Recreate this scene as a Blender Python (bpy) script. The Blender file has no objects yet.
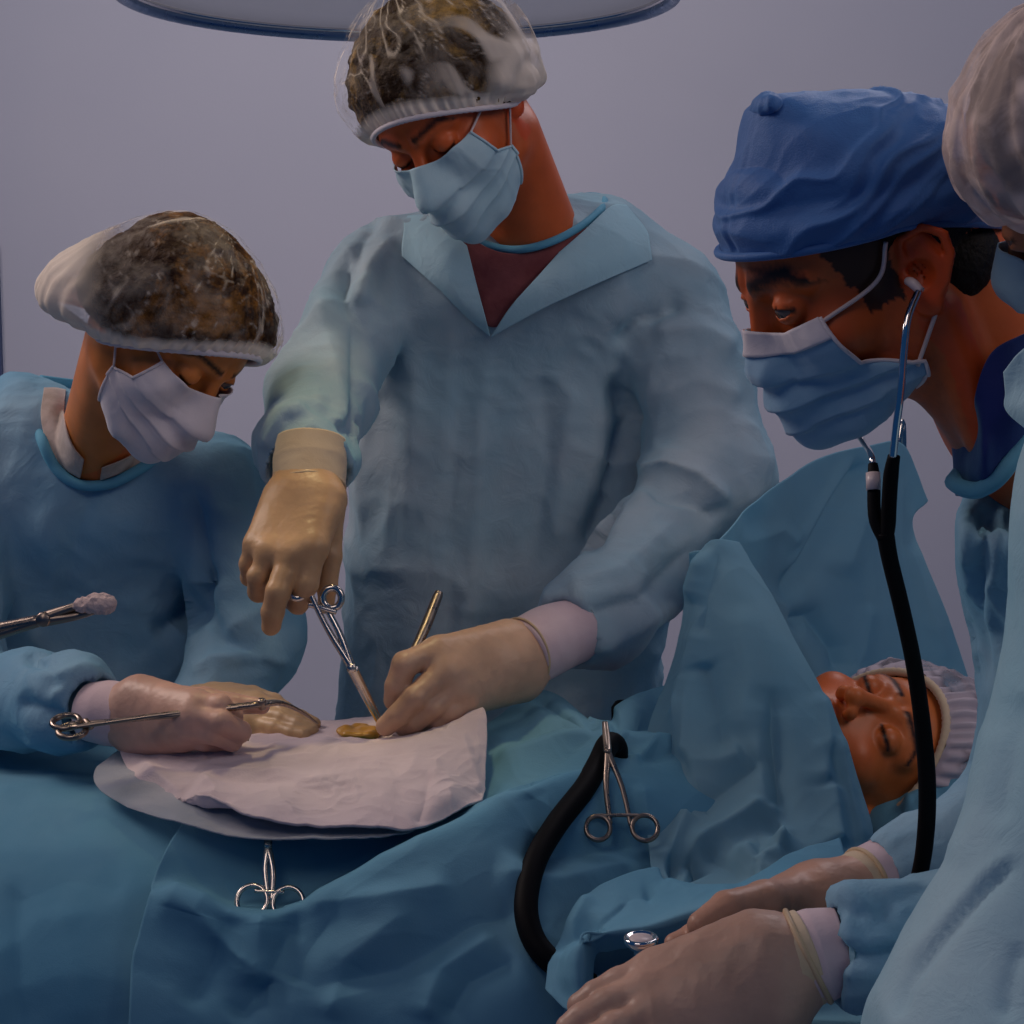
import bpy, math, random
import numpy as np
random.seed(7)
COL = bpy.context.scene.collection
F = 1800.0; PITCH = math.radians(6.7)
FW = np.array([0, math.cos(PITCH), -math.sin(PITCH)]); UP = np.array([0, math.sin(PITCH), math.cos(PITCH)])
EYE = np.array([0, 0, 1.5])

def at(px, py, Y):
    """world point seen at picture position (px, py) standing at depth Y"""
    d = np.array([(px-512)/F, 0, 0]) + FW + UP*(512-py)/F
    return EYE + d*(Y/d[1])

def proj(w):
    d = w-EYE; z = d@FW
    return np.stack([512+F*d[..., 0]/z, 512-F*(d@UP)/z], -1)

# ------------------------------------------------------------------ noise
def _hash(i, j, k, seed):
    n = (i*374761393 + j*668265263 + k*2147483647 + seed*1274126177) & 0xffffffff
    n = ((n ^ (n >> 13))*1274126177) & 0xffffffff
    n = n ^ (n >> 16)
    return (n & 0xffff)/32767.5-1.0

def vnoise(p, seed=0, lin=False):
    p = np.asarray(p, float); f = np.floor(p); i = f.astype(np.int64); t = p-f
    if not lin: t = t*t*(3-2*t)
    out = 0
    for a in (0, 1):
        wa = t[:, 0] if a else 1-t[:, 0]
        for b in (0, 1):
            wb = t[:, 1] if b else 1-t[:, 1]
            for c in (0, 1):
                wc = t[:, 2] if c else 1-t[:, 2]
                out = out + wa*wb*wc*_hash(i[:, 0]+a, i[:, 1]+b, i[:, 2]+c, seed)
    return out

def fbm(p, seed=0, o=3):
    s = 0; a = 1.0
    for k in range(o):
        s = s + a*vnoise(p*(2.0**k)+k*17.3, seed+k); a *= .5
    return s

def crumple(p, scale, seed=0):
    """soft planes meeting in sharp folds, as creased nonwoven cloth has; 0..1"""
    q = p*scale
    w = np.stack([vnoise(q*.6+5, seed+11), vnoise(q*.6+9, seed+12), vnoise(q*.6+13, seed+13)], -1)
    q = q+w*.9
    a = 1-np.abs(vnoise(q, seed)); b = 1-np.abs(vnoise(q*1.9+3.1, seed+5))
    return .65*a*a+.35*b*b

# ------------------------------------------------------------------ signed distance shapes
def nrm(v): v = np.asarray(v, float); return v/(np.linalg.norm(v)+1e-12)
def sph(p, c, r): return np.linalg.norm(p-np.asarray(c), axis=1)-r
def ell(p, c, r, R=None):
    q = p-np.asarray(c); r = np.asarray(r, float)
    if R is not None: q = q@R
    k0 = np.linalg.norm(q/r, axis=1); k1 = np.linalg.norm(q/(r*r), axis=1)+1e-9
    return k0*(k0-1)/k1
def cap(p, a, b, ra, rb=None):
    if rb is None: rb = ra
    a = np.asarray(a, float); b = np.asarray(b, float); d = b-a
    t = np.clip(((p-a)@d)/(d@d+1e-12), 0, 1)
    return np.linalg.norm(p-a-t[:, None]*d, axis=1)-(ra+t*(rb-ra))
def chain(p, pts, rs, k=0.0):
    o = None
    for i in range(len(pts)-1):
        d = cap(p, pts[i], pts[i+1], rs[i], rs[i+1])
        o = d if o is None else (smin(o, d, k) if k else np.minimum(o, d))
    return o
def smin(a, b, k):
    h = np.clip(.5+.5*(b-a)/k, 0, 1)
    return b+(a-b)*h-k*h*(1-h)
def smax(a, b, k): return -smin(-a, -b, k)

_OFF = np.array([[0,0,0],[1,0,0],[0,1,0],[1,1,0],[0,0,1],[1,0,1],[0,1,1],[1,1,1]])
_EDG = [(0,1),(2,3),(4,5),(6,7),(0,2),(1,3),(4,6),(5,7),(0,4),(1,5),(2,6),(3,7)]

def mesh_sdf(f, lo, hi, h, coarse=4):
    """surface of the shape f on a grid of step h, evaluated only near the surface"""
    lo = np.asarray(lo, float); hi = np.asarray(hi, float); H = h*coarse
    n = np.ceil((hi-lo)/H).astype(int)+1
    ax = [lo[i]+H*np.arange(n[i]) for i in range(3)]
    G = np.stack(np.meshgrid(*ax, indexing='ij'), -1).reshape(-1, 3)
    c = f(G).reshape(n)
    N = (n-1)*coarse+1
    v = c
    for a in range(3):
        idx = np.arange(N[a])/coarse; i0 = np.minimum(idx.astype(int), n[a]-2); t = idx-i0
        sh = [1, 1, 1]; sh[a] = -1; t = t.reshape(sh)
        v = np.take(v, i0, a)*(1-t)+np.take(v, i0+1, a)*t
    m = np.abs(v) < H*1.8
    I = np.argwhere(m)
    P = lo+I*h
    val = np.empty(len(P))
    for s in range(0, len(P), 400000): val[s:s+400000] = f(P[s:s+400000])
    v[m] = val
    # closed at the border
    for a in range(3):
        sl = [slice(None)]*3
        for e in (0, -1):
            sl[a] = e; v[tuple(sl)] = np.maximum(v[tuple(sl)], h*.5)
    s = v < 0
    cs = np.zeros(np.array(N)-1, np.int8)
    for o in _OFF: cs += s[o[0]:N[0]-1+o[0], o[1]:N[1]-1+o[1], o[2]:N[2]-1+o[2]]
    act = (cs > 0) & (cs < 8)
    C = np.argwhere(act)
    cv = np.stack([v[C[:, 0]+o[0], C[:, 1]+o[1], C[:, 2]+o[2]] for o in _OFF], 1)
    acc = np.zeros((len(C), 3)); cnt = np.zeros(len(C))
    for a, b in _EDG:
        va, vb = cv[:, a], cv[:, b]; x = (va < 0) != (vb < 0)
        t = np.where(x, va/np.where(x, va-vb, 1), 0)
        acc += np.where(x[:, None], _OFF[a]+t[:, None]*(_OFF[b]-_OFF[a]), 0); cnt += x
    V = lo+(C+acc/cnt[:, None])*h
    ID = np.full(act.shape, -1, np.int64); ID[act] = np.arange(len(C))
    Q = []
    for a in range(3):
        b, c2 = (a+1) % 3, (a+2) % 3
        s0 = [slice(None)]*3; s1 = [slice(None)]*3; s0[a] = slice(0, -1); s1[a] = slice(1, None)
        A, B = s[tuple(s0)], s[tuple(s1)]
        e = np.argwhere(A != B)
        e = e[(e[:, b] > 0) & (e[:, c2] > 0) & (e[:, b] < N[b]-1) & (e[:, c2] < N[c2]-1)]
        fl = A[e[:, 0], e[:, 1], e[:, 2]]
        def g(db, dc):
            q = e.copy(); q[:, b] -= db; q[:, c2] -= dc
            return ID[q[:, 0], q[:, 1], q[:, 2]]
        q = np.stack([g(1, 1), g(0, 1), g(0, 0), g(1, 0)], 1)
        q[~fl] = q[~fl][:, ::-1]
        Q.append(q)
    return V, np.concatenate(Q)

def vnormals(V, Q):
    n = np.cross(V[Q[:, 2]]-V[Q[:, 0]], V[Q[:, 3]]-V[Q[:, 1]]) if Q.shape[1] == 4 else np.cross(V[Q[:, 1]]-V[Q[:, 0]], V[Q[:, 2]]-V[Q[:, 0]])
    N = np.zeros_like(V)
    for k in range(Q.shape[1]):
        for a in range(3): N[:, a] += np.bincount(Q[:, k], n[:, a], len(V))
    return N/(np.linalg.norm(N, axis=1, keepdims=True)+1e-12)

def relax(V, Q, n=2, w=.5):
    for _ in range(n):
        A = np.zeros_like(V); c = np.zeros(len(V))
        for k in range(4):
            i, j = Q[:, k], Q[:, (k+1) % 4]
            for a in range(3):
                A[:, a] += np.bincount(i, V[j, a], len(V))+np.bincount(j, V[i, a], len(V))
            c += np.bincount(i, minlength=len(V))+np.bincount(j, minlength=len(V))
        V = V*(1-w)+w*A/np.maximum(c, 1)[:, None]
    return V

# ------------------------------------------------------------------ objects
ORG = {}
def thing(name, label, cat, loc, group=None):
    o = bpy.data.objects.new(name, None); COL.objects.link(o); o.empty_display_size = .05
    o.location = tuple(float(a) for a in loc); ORG[o.name] = np.array(loc, float)
    tag(o, label, cat, group)
    return o
def tag(o, label=None, cat=None, group=None, kind=None):
    if label: o['label'] = label
    if cat: o['category'] = cat
    if group: o['group'] = group
    if kind: o['kind'] = kind
    return o
def mk(name, V, Q, mat, parent=None, col=None, smooth=True, origin=None, label=None):
    V = np.asarray(V, float)
    org = ORG[parent.name] if parent is not None else (np.array(origin, float) if origin is not None else np.zeros(3))
    me = bpy.data.meshes.new(name)
    L = V-org
    if isinstance(Q, np.ndarray):
        k = Q.shape[1]
        me.vertices.add(len(L)); me.vertices.foreach_set('co', L.astype(np.float32).ravel())
        me.loops.add(Q.size); me.loops.foreach_set('vertex_index', Q.astype(np.int32).ravel())
        me.polygons.add(len(Q)); me.polygons.foreach_set('loop_start', np.arange(0, Q.size, k, dtype=np.int32))
        me.update(calc_edges=True); me.validate()
    else:
        me.from_pydata([tuple(a) for a in L], [], [tuple(int(i) for i in q) for q in Q]); me.validate()
    me.polygons.foreach_set('use_smooth', [smooth]*len(me.polygons))
    if col is not None:
        at_ = me.color_attributes.new('Col', 'FLOAT_COLOR', 'POINT')
        c4 = np.ones((len(V), 4), np.float32); c4[:, :3] = col
        at_.data.foreach_set('color', c4.ravel())
    me.materials.append(mat); me.update()
    o = bpy.data.objects.new(name, me); COL.objects.link(o)
    ORG[o.name] = org
    if parent is not None: o.parent = parent
    else: o.location = tuple(org)
    if label: o['label'] = label
    return o
def thick(o, t, off=0):
    m = o.modifiers.new('thickness', 'SOLIDIFY'); m.thickness = t; m.offset = off; return o

def catmull(P, n):
    P = np.asarray(P, float); m = len(P)
    t = np.linspace(0, m-1, n); i = np.minimum(t.astype(int), m-2); f = (t-i)[:, None]
    def g(k):
        k = k.copy(); lo = k < 0; hi = k >= m; k = np.clip(k, 0, m-1); r = P[k]
        r = np.where(lo.reshape(-1, *[1]*(P.ndim-1)), 2*P[0]-P[1], r); r = np.where(hi.reshape(-1, *[1]*(P.ndim-1)), 2*P[-1]-P[-2], r)
        return r
    if P.ndim == 3: f = f[:, :, None]
    a, b, c, d = g(i-1), g(i), g(i+1), g(i+2)
    return .5*((2*b)+(-a+c)*f+(2*a-5*b+4*c-d)*f**2+(-a+3*b-3*c+d)*f**3)

def tube(pts, rs, n=48, seg=12, closed=False, flat=None, smoothp=True):
    pts = np.asarray(pts, float); rs = np.ones(len(pts))*np.asarray(rs, float)
    if closed: C = pts; R = rs
    elif smoothp and n > len(pts): C = catmull(pts, n); R = np.interp(np.linspace(0, len(pts)-1, n), np.arange(len(pts)), rs)
    else: C = pts; R = rs
    m = len(C)
    T = np.roll(C, -1, 0)-np.roll(C, 1, 0) if closed else np.gradient(C, axis=0)
    T /= np.linalg.norm(T, axis=1, keepdims=True)+1e-12
    u = np.cross(T[0], [0, 0, 1.]); u = u if np.linalg.norm(u) > .1 else np.cross(T[0], [0, 1., 0]); u = nrm(u)
    V = []; a = np.linspace(0, 2*math.pi, seg, endpoint=False)
    for i in range(m):
        u = nrm(u-T[i]*(u@T[i])); w = np.cross(T[i], u)
        e = 1.0 if flat is None else flat
        V.append(C[i]+R[i]*(np.cos(a)[:, None]*u+e*np.sin(a)[:, None]*w))
    V = np.concatenate(V); Q = []
    for i in range(m if closed else m-1):
        j = (i+1) % m
        for k in range(seg): Q.append((i*seg+k, i*seg+(k+1) % seg, j*seg+(k+1) % seg, j*seg+k))
    if not closed:
        V = np.concatenate([V, [C[0]], [C[-1]]])
        for k in range(seg):
            Q.append((m*seg, (k+1) % seg, k)); Q.append((m*seg+1, (m-1)*seg+k, (m-1)*seg+(k+1) % seg))
    return V, Q
def join(parts):
    V = []; Q = []; n = 0
    for v, q in parts:
        V.append(np.asarray(v)); Q += [tuple(int(i)+n for i in f) for f in q]; n += len(v)
    return np.concatenate(V), Q
def ring(c, nml, R, r, n=40, seg=10, sq=1.0, up=None):
    nml = nrm(nml); u = np.cross(nml, [0, 0, 1.] if abs(nml[2]) < .9 else [1., 0, 0]) if up is None else np.cross(nml, up)
    u = nrm(u); w = np.cross(nml, u); a = np.linspace(0, 2*math.pi, n, endpoint=False)
    return tube(np.asarray(c)+R*(np.cos(a)[:, None]*u*sq+np.sin(a)[:, None]*w), r, closed=True, seg=seg)
def box(c, s, R=None):
    V = np.array([[x, y, z] for x in (-1, 1) for y in (-1, 1) for z in (-1, 1)])*np.asarray(s)/2
    if R is not None: V = V@np.asarray(R).T
    return V+np.asarray(c), [(0,1,3,2),(4,6,7,5),(0,4,5,1),(2,3,7,6),(0,2,6,4),(1,5,7,3)]
def lathe(prof, c, axis, n=40):
    axis = nrm(axis); u = nrm(np.cross(axis, [0, 0, 1.] if abs(axis[2]) < .9 else [1., 0, 0])); w = np.cross(axis, u)
    a = np.linspace(0, 2*math.pi, n, endpoint=False); V = []; Q = []
    for r, z in prof: V.append(np.asarray(c)+axis*z+max(r, 1e-5)*(np.cos(a)[:, None]*u+np.sin(a)[:, None]*w))
    for i in range(len(prof)-1):
        for k in range(n): Q.append((i*n+k, i*n+(k+1) % n, (i+1)*n+(k+1) % n, (i+1)*n+k))
    return np.concatenate(V), Q

def segdist(p, poly):
    """distance to a 2D polyline, side sign and fraction along it"""
    best = np.full(len(p), 1e9); side = np.zeros(len(p)); fr = np.zeros(len(p)); poly = np.asarray(poly, float); n = len(poly)-1
    for i in range(n):
        a, b = poly[i], poly[i+1]; d = b-a; t = np.clip(((p-a)@d)/(d@d), 0, 1); q = p-a-t[:, None]*d
        l = np.linalg.norm(q, axis=1); m = l < best
        best = np.where(m, l, best); side = np.where(m, np.sign(d[0]*(p[:, 1]-a[1])-d[1]*(p[:, 0]-a[0])), side); fr = np.where(m, (i+t)/n, fr)
    return best, side, fr

def creases(V, N, folds, toward=True):
    """push the cloth out (or in) along drawn fold lines: (line, height in m, width in m, kind)"""
    px = proj(V)
    ppm = F/np.maximum(V[:, 1], .3)
    s = np.sign((EYE-V)*N).sum(1) if False else np.sign(((EYE-V)*N).sum(1))
    D = np.zeros(len(V))
    for fo in folds:
        line, amp, wd = fo[0], fo[1], fo[2]; kind = fo[3] if len(fo) > 3 else 'ridge'
        d, side, fr = segdist(px, line); d = d/ppm
        env = np.clip(fr*6, 0, 1)*np.clip((1-fr)*6, 0, 1); env = env*env*(3-2*env)
        env = np.where((fr <= 0) | (fr >= 1), 0, env)
        if kind == 'ridge': D += amp*np.exp(-(d/wd)**1.4)*env
        elif kind == 'sharp': D += amp*np.maximum(0, 1-d/wd)**1.3*env
        elif kind == 'stepL': D += amp*np.where(side > 0, np.exp(-d/wd), 0)*env
        elif kind == 'stepR': D += amp*np.where(side < 0, np.exp(-d/wd), 0)*env
    front = s > 0
    return V+N*(D*s*front)[:, None]

def patch(rows, nu=120, nv=120):
    P = np.array([[at(*c) for c in r] for r in rows])
    A = catmull(P, nv)
    B = catmull(np.swapaxes(A, 0, 1), nu)
    G = np.swapaxes(B, 0, 1)
    V = G.reshape(-1, 3); i = np.arange((nv-1)*nu).reshape(nv-1, nu)[:, :-1].ravel()
    Q = np.stack([i, i+nu, i+nu+1, i+1], 1)
    return V, Q

def cloth(name, rows, mat, parent=None, nu=140, nv=140, folds=(), cr=0.004, cs=9, seed=1, t=.0015, label=None, fine=.0012):
    V, Q = patch(rows, nu, nv); N = vnormals(V, Q)
    s = np.sign(((EYE-V)*N).sum(1).sum())
    V = V+N*(s*(cr*(crumple(V, cs, seed)-.45)+fine*(crumple(V, cs*3.2, seed+3)-.45)))[:, None]
    if folds: V = creases(V, vnormals(V, Q), folds)
    c = V.mean(0)
    o = mk(name, V, Q, mat, parent, origin=None if parent is not None else c, label=label)
    thick(o, t)
    return o

# ------------------------------------------------------------------ materials
def newmat(name):
    m = bpy.data.materials.new(name); m.use_nodes = True
    nt = m.node_tree; b = nt.nodes['Principled BSDF']
    return m, nt, b
def lin(c):
    c = np.array(c, float)/255.
    return tuple(np.where(c <= .04045, c/12.92, ((c+.055)/1.055)**2.4))+(1.,)
def noise_node(nt, scale, detail=4, rough=.55, coord='Object', dist=0.0, stretch=None):
    tc = nt.nodes.new('ShaderNodeTexCoord'); n = nt.nodes.new('ShaderNodeTexNoise')
    n.inputs['Scale'].default_value = scale; n.inputs['Detail'].default_value = detail; n.inputs['Roughness'].default_value = rough; n.inputs['Distortion'].default_value = dist
    if stretch:
        mp = nt.nodes.new('ShaderNodeMapping'); mp.inputs['Scale'].default_value = stretch
        nt.links.new(tc.outputs[coord], mp.inputs['Vector']); nt.links.new(mp.outputs['Vector'], n.inputs['Vector'])
    else: nt.links.new(tc.outputs[coord], n.inputs['Vector'])
    return n
def ramp(nt, src, stops):
    r = nt.nodes.new('ShaderNodeValToRGB'); e = r.color_ramp.elements
    while len(e) < len(stops): e.new(.5)
    for k, (p, c) in enumerate(stops): e[k].position = p; e[k].color = c
    nt.links.new(src, r.inputs['Fac']); return r
def bump(nt, b, src, strength, dist=.002, prev=None):
    n = nt.nodes.new('ShaderNodeBump'); n.inputs['Strength'].default_value = strength; n.inputs['Distance'].default_value = dist
    nt.links.new(src, n.inputs['Height'])
    if prev: nt.links.new(prev.outputs['Normal'], n.inputs['Normal'])
    nt.links.new(n.outputs['Normal'], b.inputs['Normal']); return n
def fabric(name, c1, c2, rough=.75, sheen=.3, sheen_tint=(.3, .8, 1, 1), weave=.25, crease=.6, scale=6, translucent=0):
    m, nt, b = newmat(name)
    n = noise_node(nt, scale, 5); r = ramp(nt, n.outputs['Fac'], [(.35, c1), (.68, c2)])
    nt.links.new(r.outputs['Color'], b.inputs['Base Color'])
    b.inputs['Roughness'].default_value = rough
    b.inputs['Sheen Weight'].default_value = sheen; b.inputs['Sheen Tint'].default_value = sheen_tint
    b.inputs['Specular IOR Level'].default_value = .25
    n1 = noise_node(nt, 38, 5, .6, dist=.8); b1 = bump(nt, b, n1.outputs['Fac'], crease, .003)
    n2 = noise_node(nt, 900, 2); bump(nt, b, n2.outputs['Fac'], weave, .0006, b1)
    if translucent:
        tr = nt.nodes.new('ShaderNodeBsdfTranslucent'); mx = nt.nodes.new('ShaderNodeMixShader'); mx.inputs['Fac'].default_value = translucent
        nt.links.new(r.outputs['Color'], tr.inputs['Color']); out = nt.nodes['Material Output']
        nt.links.new(b.outputs[0], mx.inputs[1]); nt.links.new(tr.outputs[0], mx.inputs[2]); nt.links.new(mx.outputs[0], out.inputs['Surface'])
    return m
def attr_mat(name, rough=.45, sss=.0, bumps=((260, .12, .0008),), spec=.4, mix=None):
    m, nt, b = newmat(name)
    a = nt.nodes.new('ShaderNodeVertexColor'); a.layer_name = 'Col'
    src = a.outputs['Color']
    n = noise_node(nt, 22, 4); r = ramp(nt, n.outputs['Fac'], [(.3, (.8, .78, .76, 1)), (.7, (1.12, 1.12, 1.12, 1))])
    mx = nt.nodes.new('ShaderNodeMixRGB'); mx.blend_type = 'MULTIPLY'; mx.inputs[0].default_value = .8
    nt.links.new(src, mx.inputs[1]); nt.links.new(r.outputs['Color'], mx.inputs[2])
    nt.links.new(mx.outputs[0], b.inputs['Base Color'])
    b.inputs['Roughness'].default_value = rough; b.inputs['Specular IOR Level'].default_value = spec
    if sss: b.inputs['Subsurface Weight'].default_value = sss; b.inputs['Subsurface Radius'].default_value = (.012, .004, .002); b.inputs['Subsurface Scale'].default_value = .6
    pv = None
    for s, st, di in bumps:
        k = noise_node(nt, s, 3); pv = bump(nt, b, k.outputs['Fac'], st, di, pv)
    return m
def metal(name, c=(.62, .6, .58, 1), rough=.22):
    m, nt, b = newmat(name); b.inputs['Base Color'].default_value = c; b.inputs['Metallic'].default_value = 1
    n = noise_node(nt, 60, 3); r = ramp(nt, n.outputs['Fac'], [(.3, (rough*.7,)*3+(1,)), (.7, (rough*1.5,)*3+(1,))])
    nt.links.new(r.outputs['Color'], b.inputs['Roughness']); return m
def plain(name, c, rough=.5, spec=.5, bumpy=None):
    m, nt, b = newmat(name)
    n = noise_node(nt, 30, 3)
    d = tuple(x*.86 for x in c[:3])+(1,)
    r = ramp(nt, n.outputs['Fac'], [(.3, d), (.7, c)]); nt.links.new(r.outputs['Color'], b.inputs['Base Color'])
    b.inputs['Roughness'].default_value = rough; b.inputs['Specular IOR Level'].default_value = spec
    if bumpy: k = noise_node(nt, bumpy[0], 4); bump(nt, b, k.outputs['Fac'], bumpy[1], bumpy[2])
    return m
def sheer(name, c, lo, hi, scale=30, pleat=None):
    """see-through nonwoven net: partly transparent, denser where it bunches"""
    m, nt, b = newmat(name); b.inputs['Base Color'].default_value = c; b.inputs['Roughness'].default_value = .8
    b.inputs['Specular IOR Level'].default_value = .2
    n = noise_node(nt, scale, 5, .65, dist=.6)
    r = ramp(nt, n.outputs['Fac'], [(.45, (lo,)*3+(1,)), (.75, (hi,)*3+(1,))])
    a = nt.nodes.new('ShaderNodeVertexColor'); a.layer_name = 'Col'
    mx = nt.nodes.new('ShaderNodeMath'); mx.operation = 'MAXIMUM'
    nt.links.new(r.outputs['Color'], mx.inputs[0]); nt.links.new(a.outputs['Color'], mx.inputs[1])
    nt.links.new(mx.outputs[0], b.inputs['Alpha'])
    k = noise_node(nt, 400, 2); bump(nt, b, k.outputs['Fac'], .2, .0006)
    return m
# ------------------------------------------------------------------ the materials of the room
GOWN = fabric('gown_fabric', (.27, .42, .51, 1), (.44, .52, .57, 1))
GOWN_B = fabric('gown_fabric_deep', (.17, .36, .52, 1), (.30, .46, .57, 1))
GOWN_C = fabric('gown_fabric_pale', (.33, .56, .66, 1), (.42, .60, .68, 1))
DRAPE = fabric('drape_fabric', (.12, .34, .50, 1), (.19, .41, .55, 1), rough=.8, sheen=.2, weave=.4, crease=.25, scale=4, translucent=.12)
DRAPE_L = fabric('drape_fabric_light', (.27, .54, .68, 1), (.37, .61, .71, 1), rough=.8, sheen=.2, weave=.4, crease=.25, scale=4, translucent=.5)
BIND = fabric('blue_binding', (.10, .34, .50, 1), (.15, .42, .58, 1), crease=.4)
CAPBLUE = fabric('blue_cap_fabric', (.035, .12, .36, 1), (.065, .19, .46, 1), rough=.55, sheen=.3, sheen_tint=(.5, .7, 1, 1), weave=.7, crease=.5, scale=9)
SCRUB = fabric('scrub_fabric', (.012, .02, .14, 1), (.02, .035, .2, 1), crease=.3)
SCRUB_W = fabric('undershirt_fabric', (.42, .33, .27, 1), (.62, .5, .44, 1), sheen_tint=(1, 1, 1, 1), crease=.5, scale=40)
MASK_W = fabric('white_mask_fabric', (.66, .60, .64, 1), (.76, .69, .72, 1), sheen_tint=(1, 1, 1, 1), crease=.3, scale=14)
MASK_B = fabric('blue_mask_fabric', (.22, .42, .60, 1), (.34, .52, .68, 1), sheen_tint=(.8, .9, 1, 1), crease=.3, scale=20)
MASK_P = fabric('pale_mask_fabric', (.40, .60, .68, 1), (.50, .68, .74, 1), sheen_tint=(.8, .9, 1, 1), crease=.3, scale=20)
CUFF = fabric('knit_cuff', (.62, .46, .50, 1), (.70, .54, .57, 1), sheen_tint=(1, .9, .9, 1), crease=.3, scale=20)
CUFF_Y = fabric('glove_cuff_cream', (.62, .46, .30, 1), (.70, .54, .37, 1), sheen_tint=(1, .9, .8, 1), crease=.3, scale=20)
GAUZE = fabric('gauze_weave', (.60, .49, .53, 1), (.72, .60, .62, 1), sheen_tint=(1, .95, .95, 1), rough=.9, weave=1.0, crease=.5, scale=10)
def gauze_thin():
    m = fabric('thin_gauze_weave', (.45, .50, .58, 1), (.55, .56, .62, 1), sheen_tint=(1, 1, 1, 1), rough=.9, weave=1.0, crease=.5, scale=10)
    m.node_tree.nodes['Principled BSDF'].inputs['Alpha'].default_value = .62; return m
GAUZE_T = gauze_thin()
LOOP = plain('elastic_white', (.75, .62, .6, 1), .6, .3)
SKIN = attr_mat('skin', rough=.42, sss=.08, bumps=((420, .18, .0006), (90, .08, .001)))
GLOVE = attr_mat('latex_glove', rough=.42, sss=.05, bumps=((70, .35, .0022), (300, .15, .0006)), spec=.45)
HAIR_D = plain('dark_hair', (.008, .005, .004, 1), .6, .2, (160, .8, .004))
def hairmat(name, a, b_, s=14):
    m, nt, b = newmat(name); n = noise_node(nt, s, 6, .7, dist=.5); r = ramp(nt, n.outputs['Fac'], [(.50, a), (.70, b_)])
    nt.links.new(r.outputs['Color'], b.inputs['Base Color']); b.inputs['Roughness'].default_value = .65; b.inputs['Specular IOR Level'].default_value = .2
    k = noise_node(nt, 110, 4); bump(nt, b, k.outputs['Fac'], .9, .005); return m
HAIR_B = hairmat('brown_hair', (.030, .010, .004, 1), (.30, .13, .025, 1))
HAIR_G = hairmat('golden_brown_hair', (.028, .012, .004, 1), (.42, .24, .05, 1))
STEEL = metal('surgical_steel', (.62, .57, .52, 1), .2)
STEEL_D = metal('dark_steel', (.30, .24, .20, 1), .28)
CHROME = metal('chrome', (.75, .74, .74, 1), .1)
RUBBER = plain('black_rubber', (.004, .0037, .005, 1), .6, .1, (120, .15, .001))
EARTIP = plain('ear_tip', (.75, .62, .62, 1), .35, .5)
COTTON = plain('cotton_swab', (.72, .55, .52, 1), .95, .1, (220, .9, .003))
BEAD = plain('glove_bead', (.62, .45, .28, 1), .45, .4)
NETW = sheer('hair_net_white', (.92, .80, .68, 1), .0, .26, 22)
NETW2 = sheer('hair_net_dense', (.88, .70, .63, 1), .40, .86, 26)
NETP = sheer('hair_net_patient', (.55, .47, .52, 1), .30, .9, 30)
SHOE = plain('shoe_rubber', (.6, .6, .62, 1), .5, .4)
def eye_mat():
    return attr_mat('eyeball', rough=.12, bumps=((300, .0, .0005),), spec=.6)
EYEM = eye_mat()
# ------------------------------------------------------------------ heads (local axes: x person's right, y forward, z up; origin between the eyes' depth)
def skull_r(d, rad=(.077, .097, .094)):
    return 1/np.linalg.norm(d/np.asarray(rad), axis=-1)
SK = np.array([0, -.015, .03])

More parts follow.
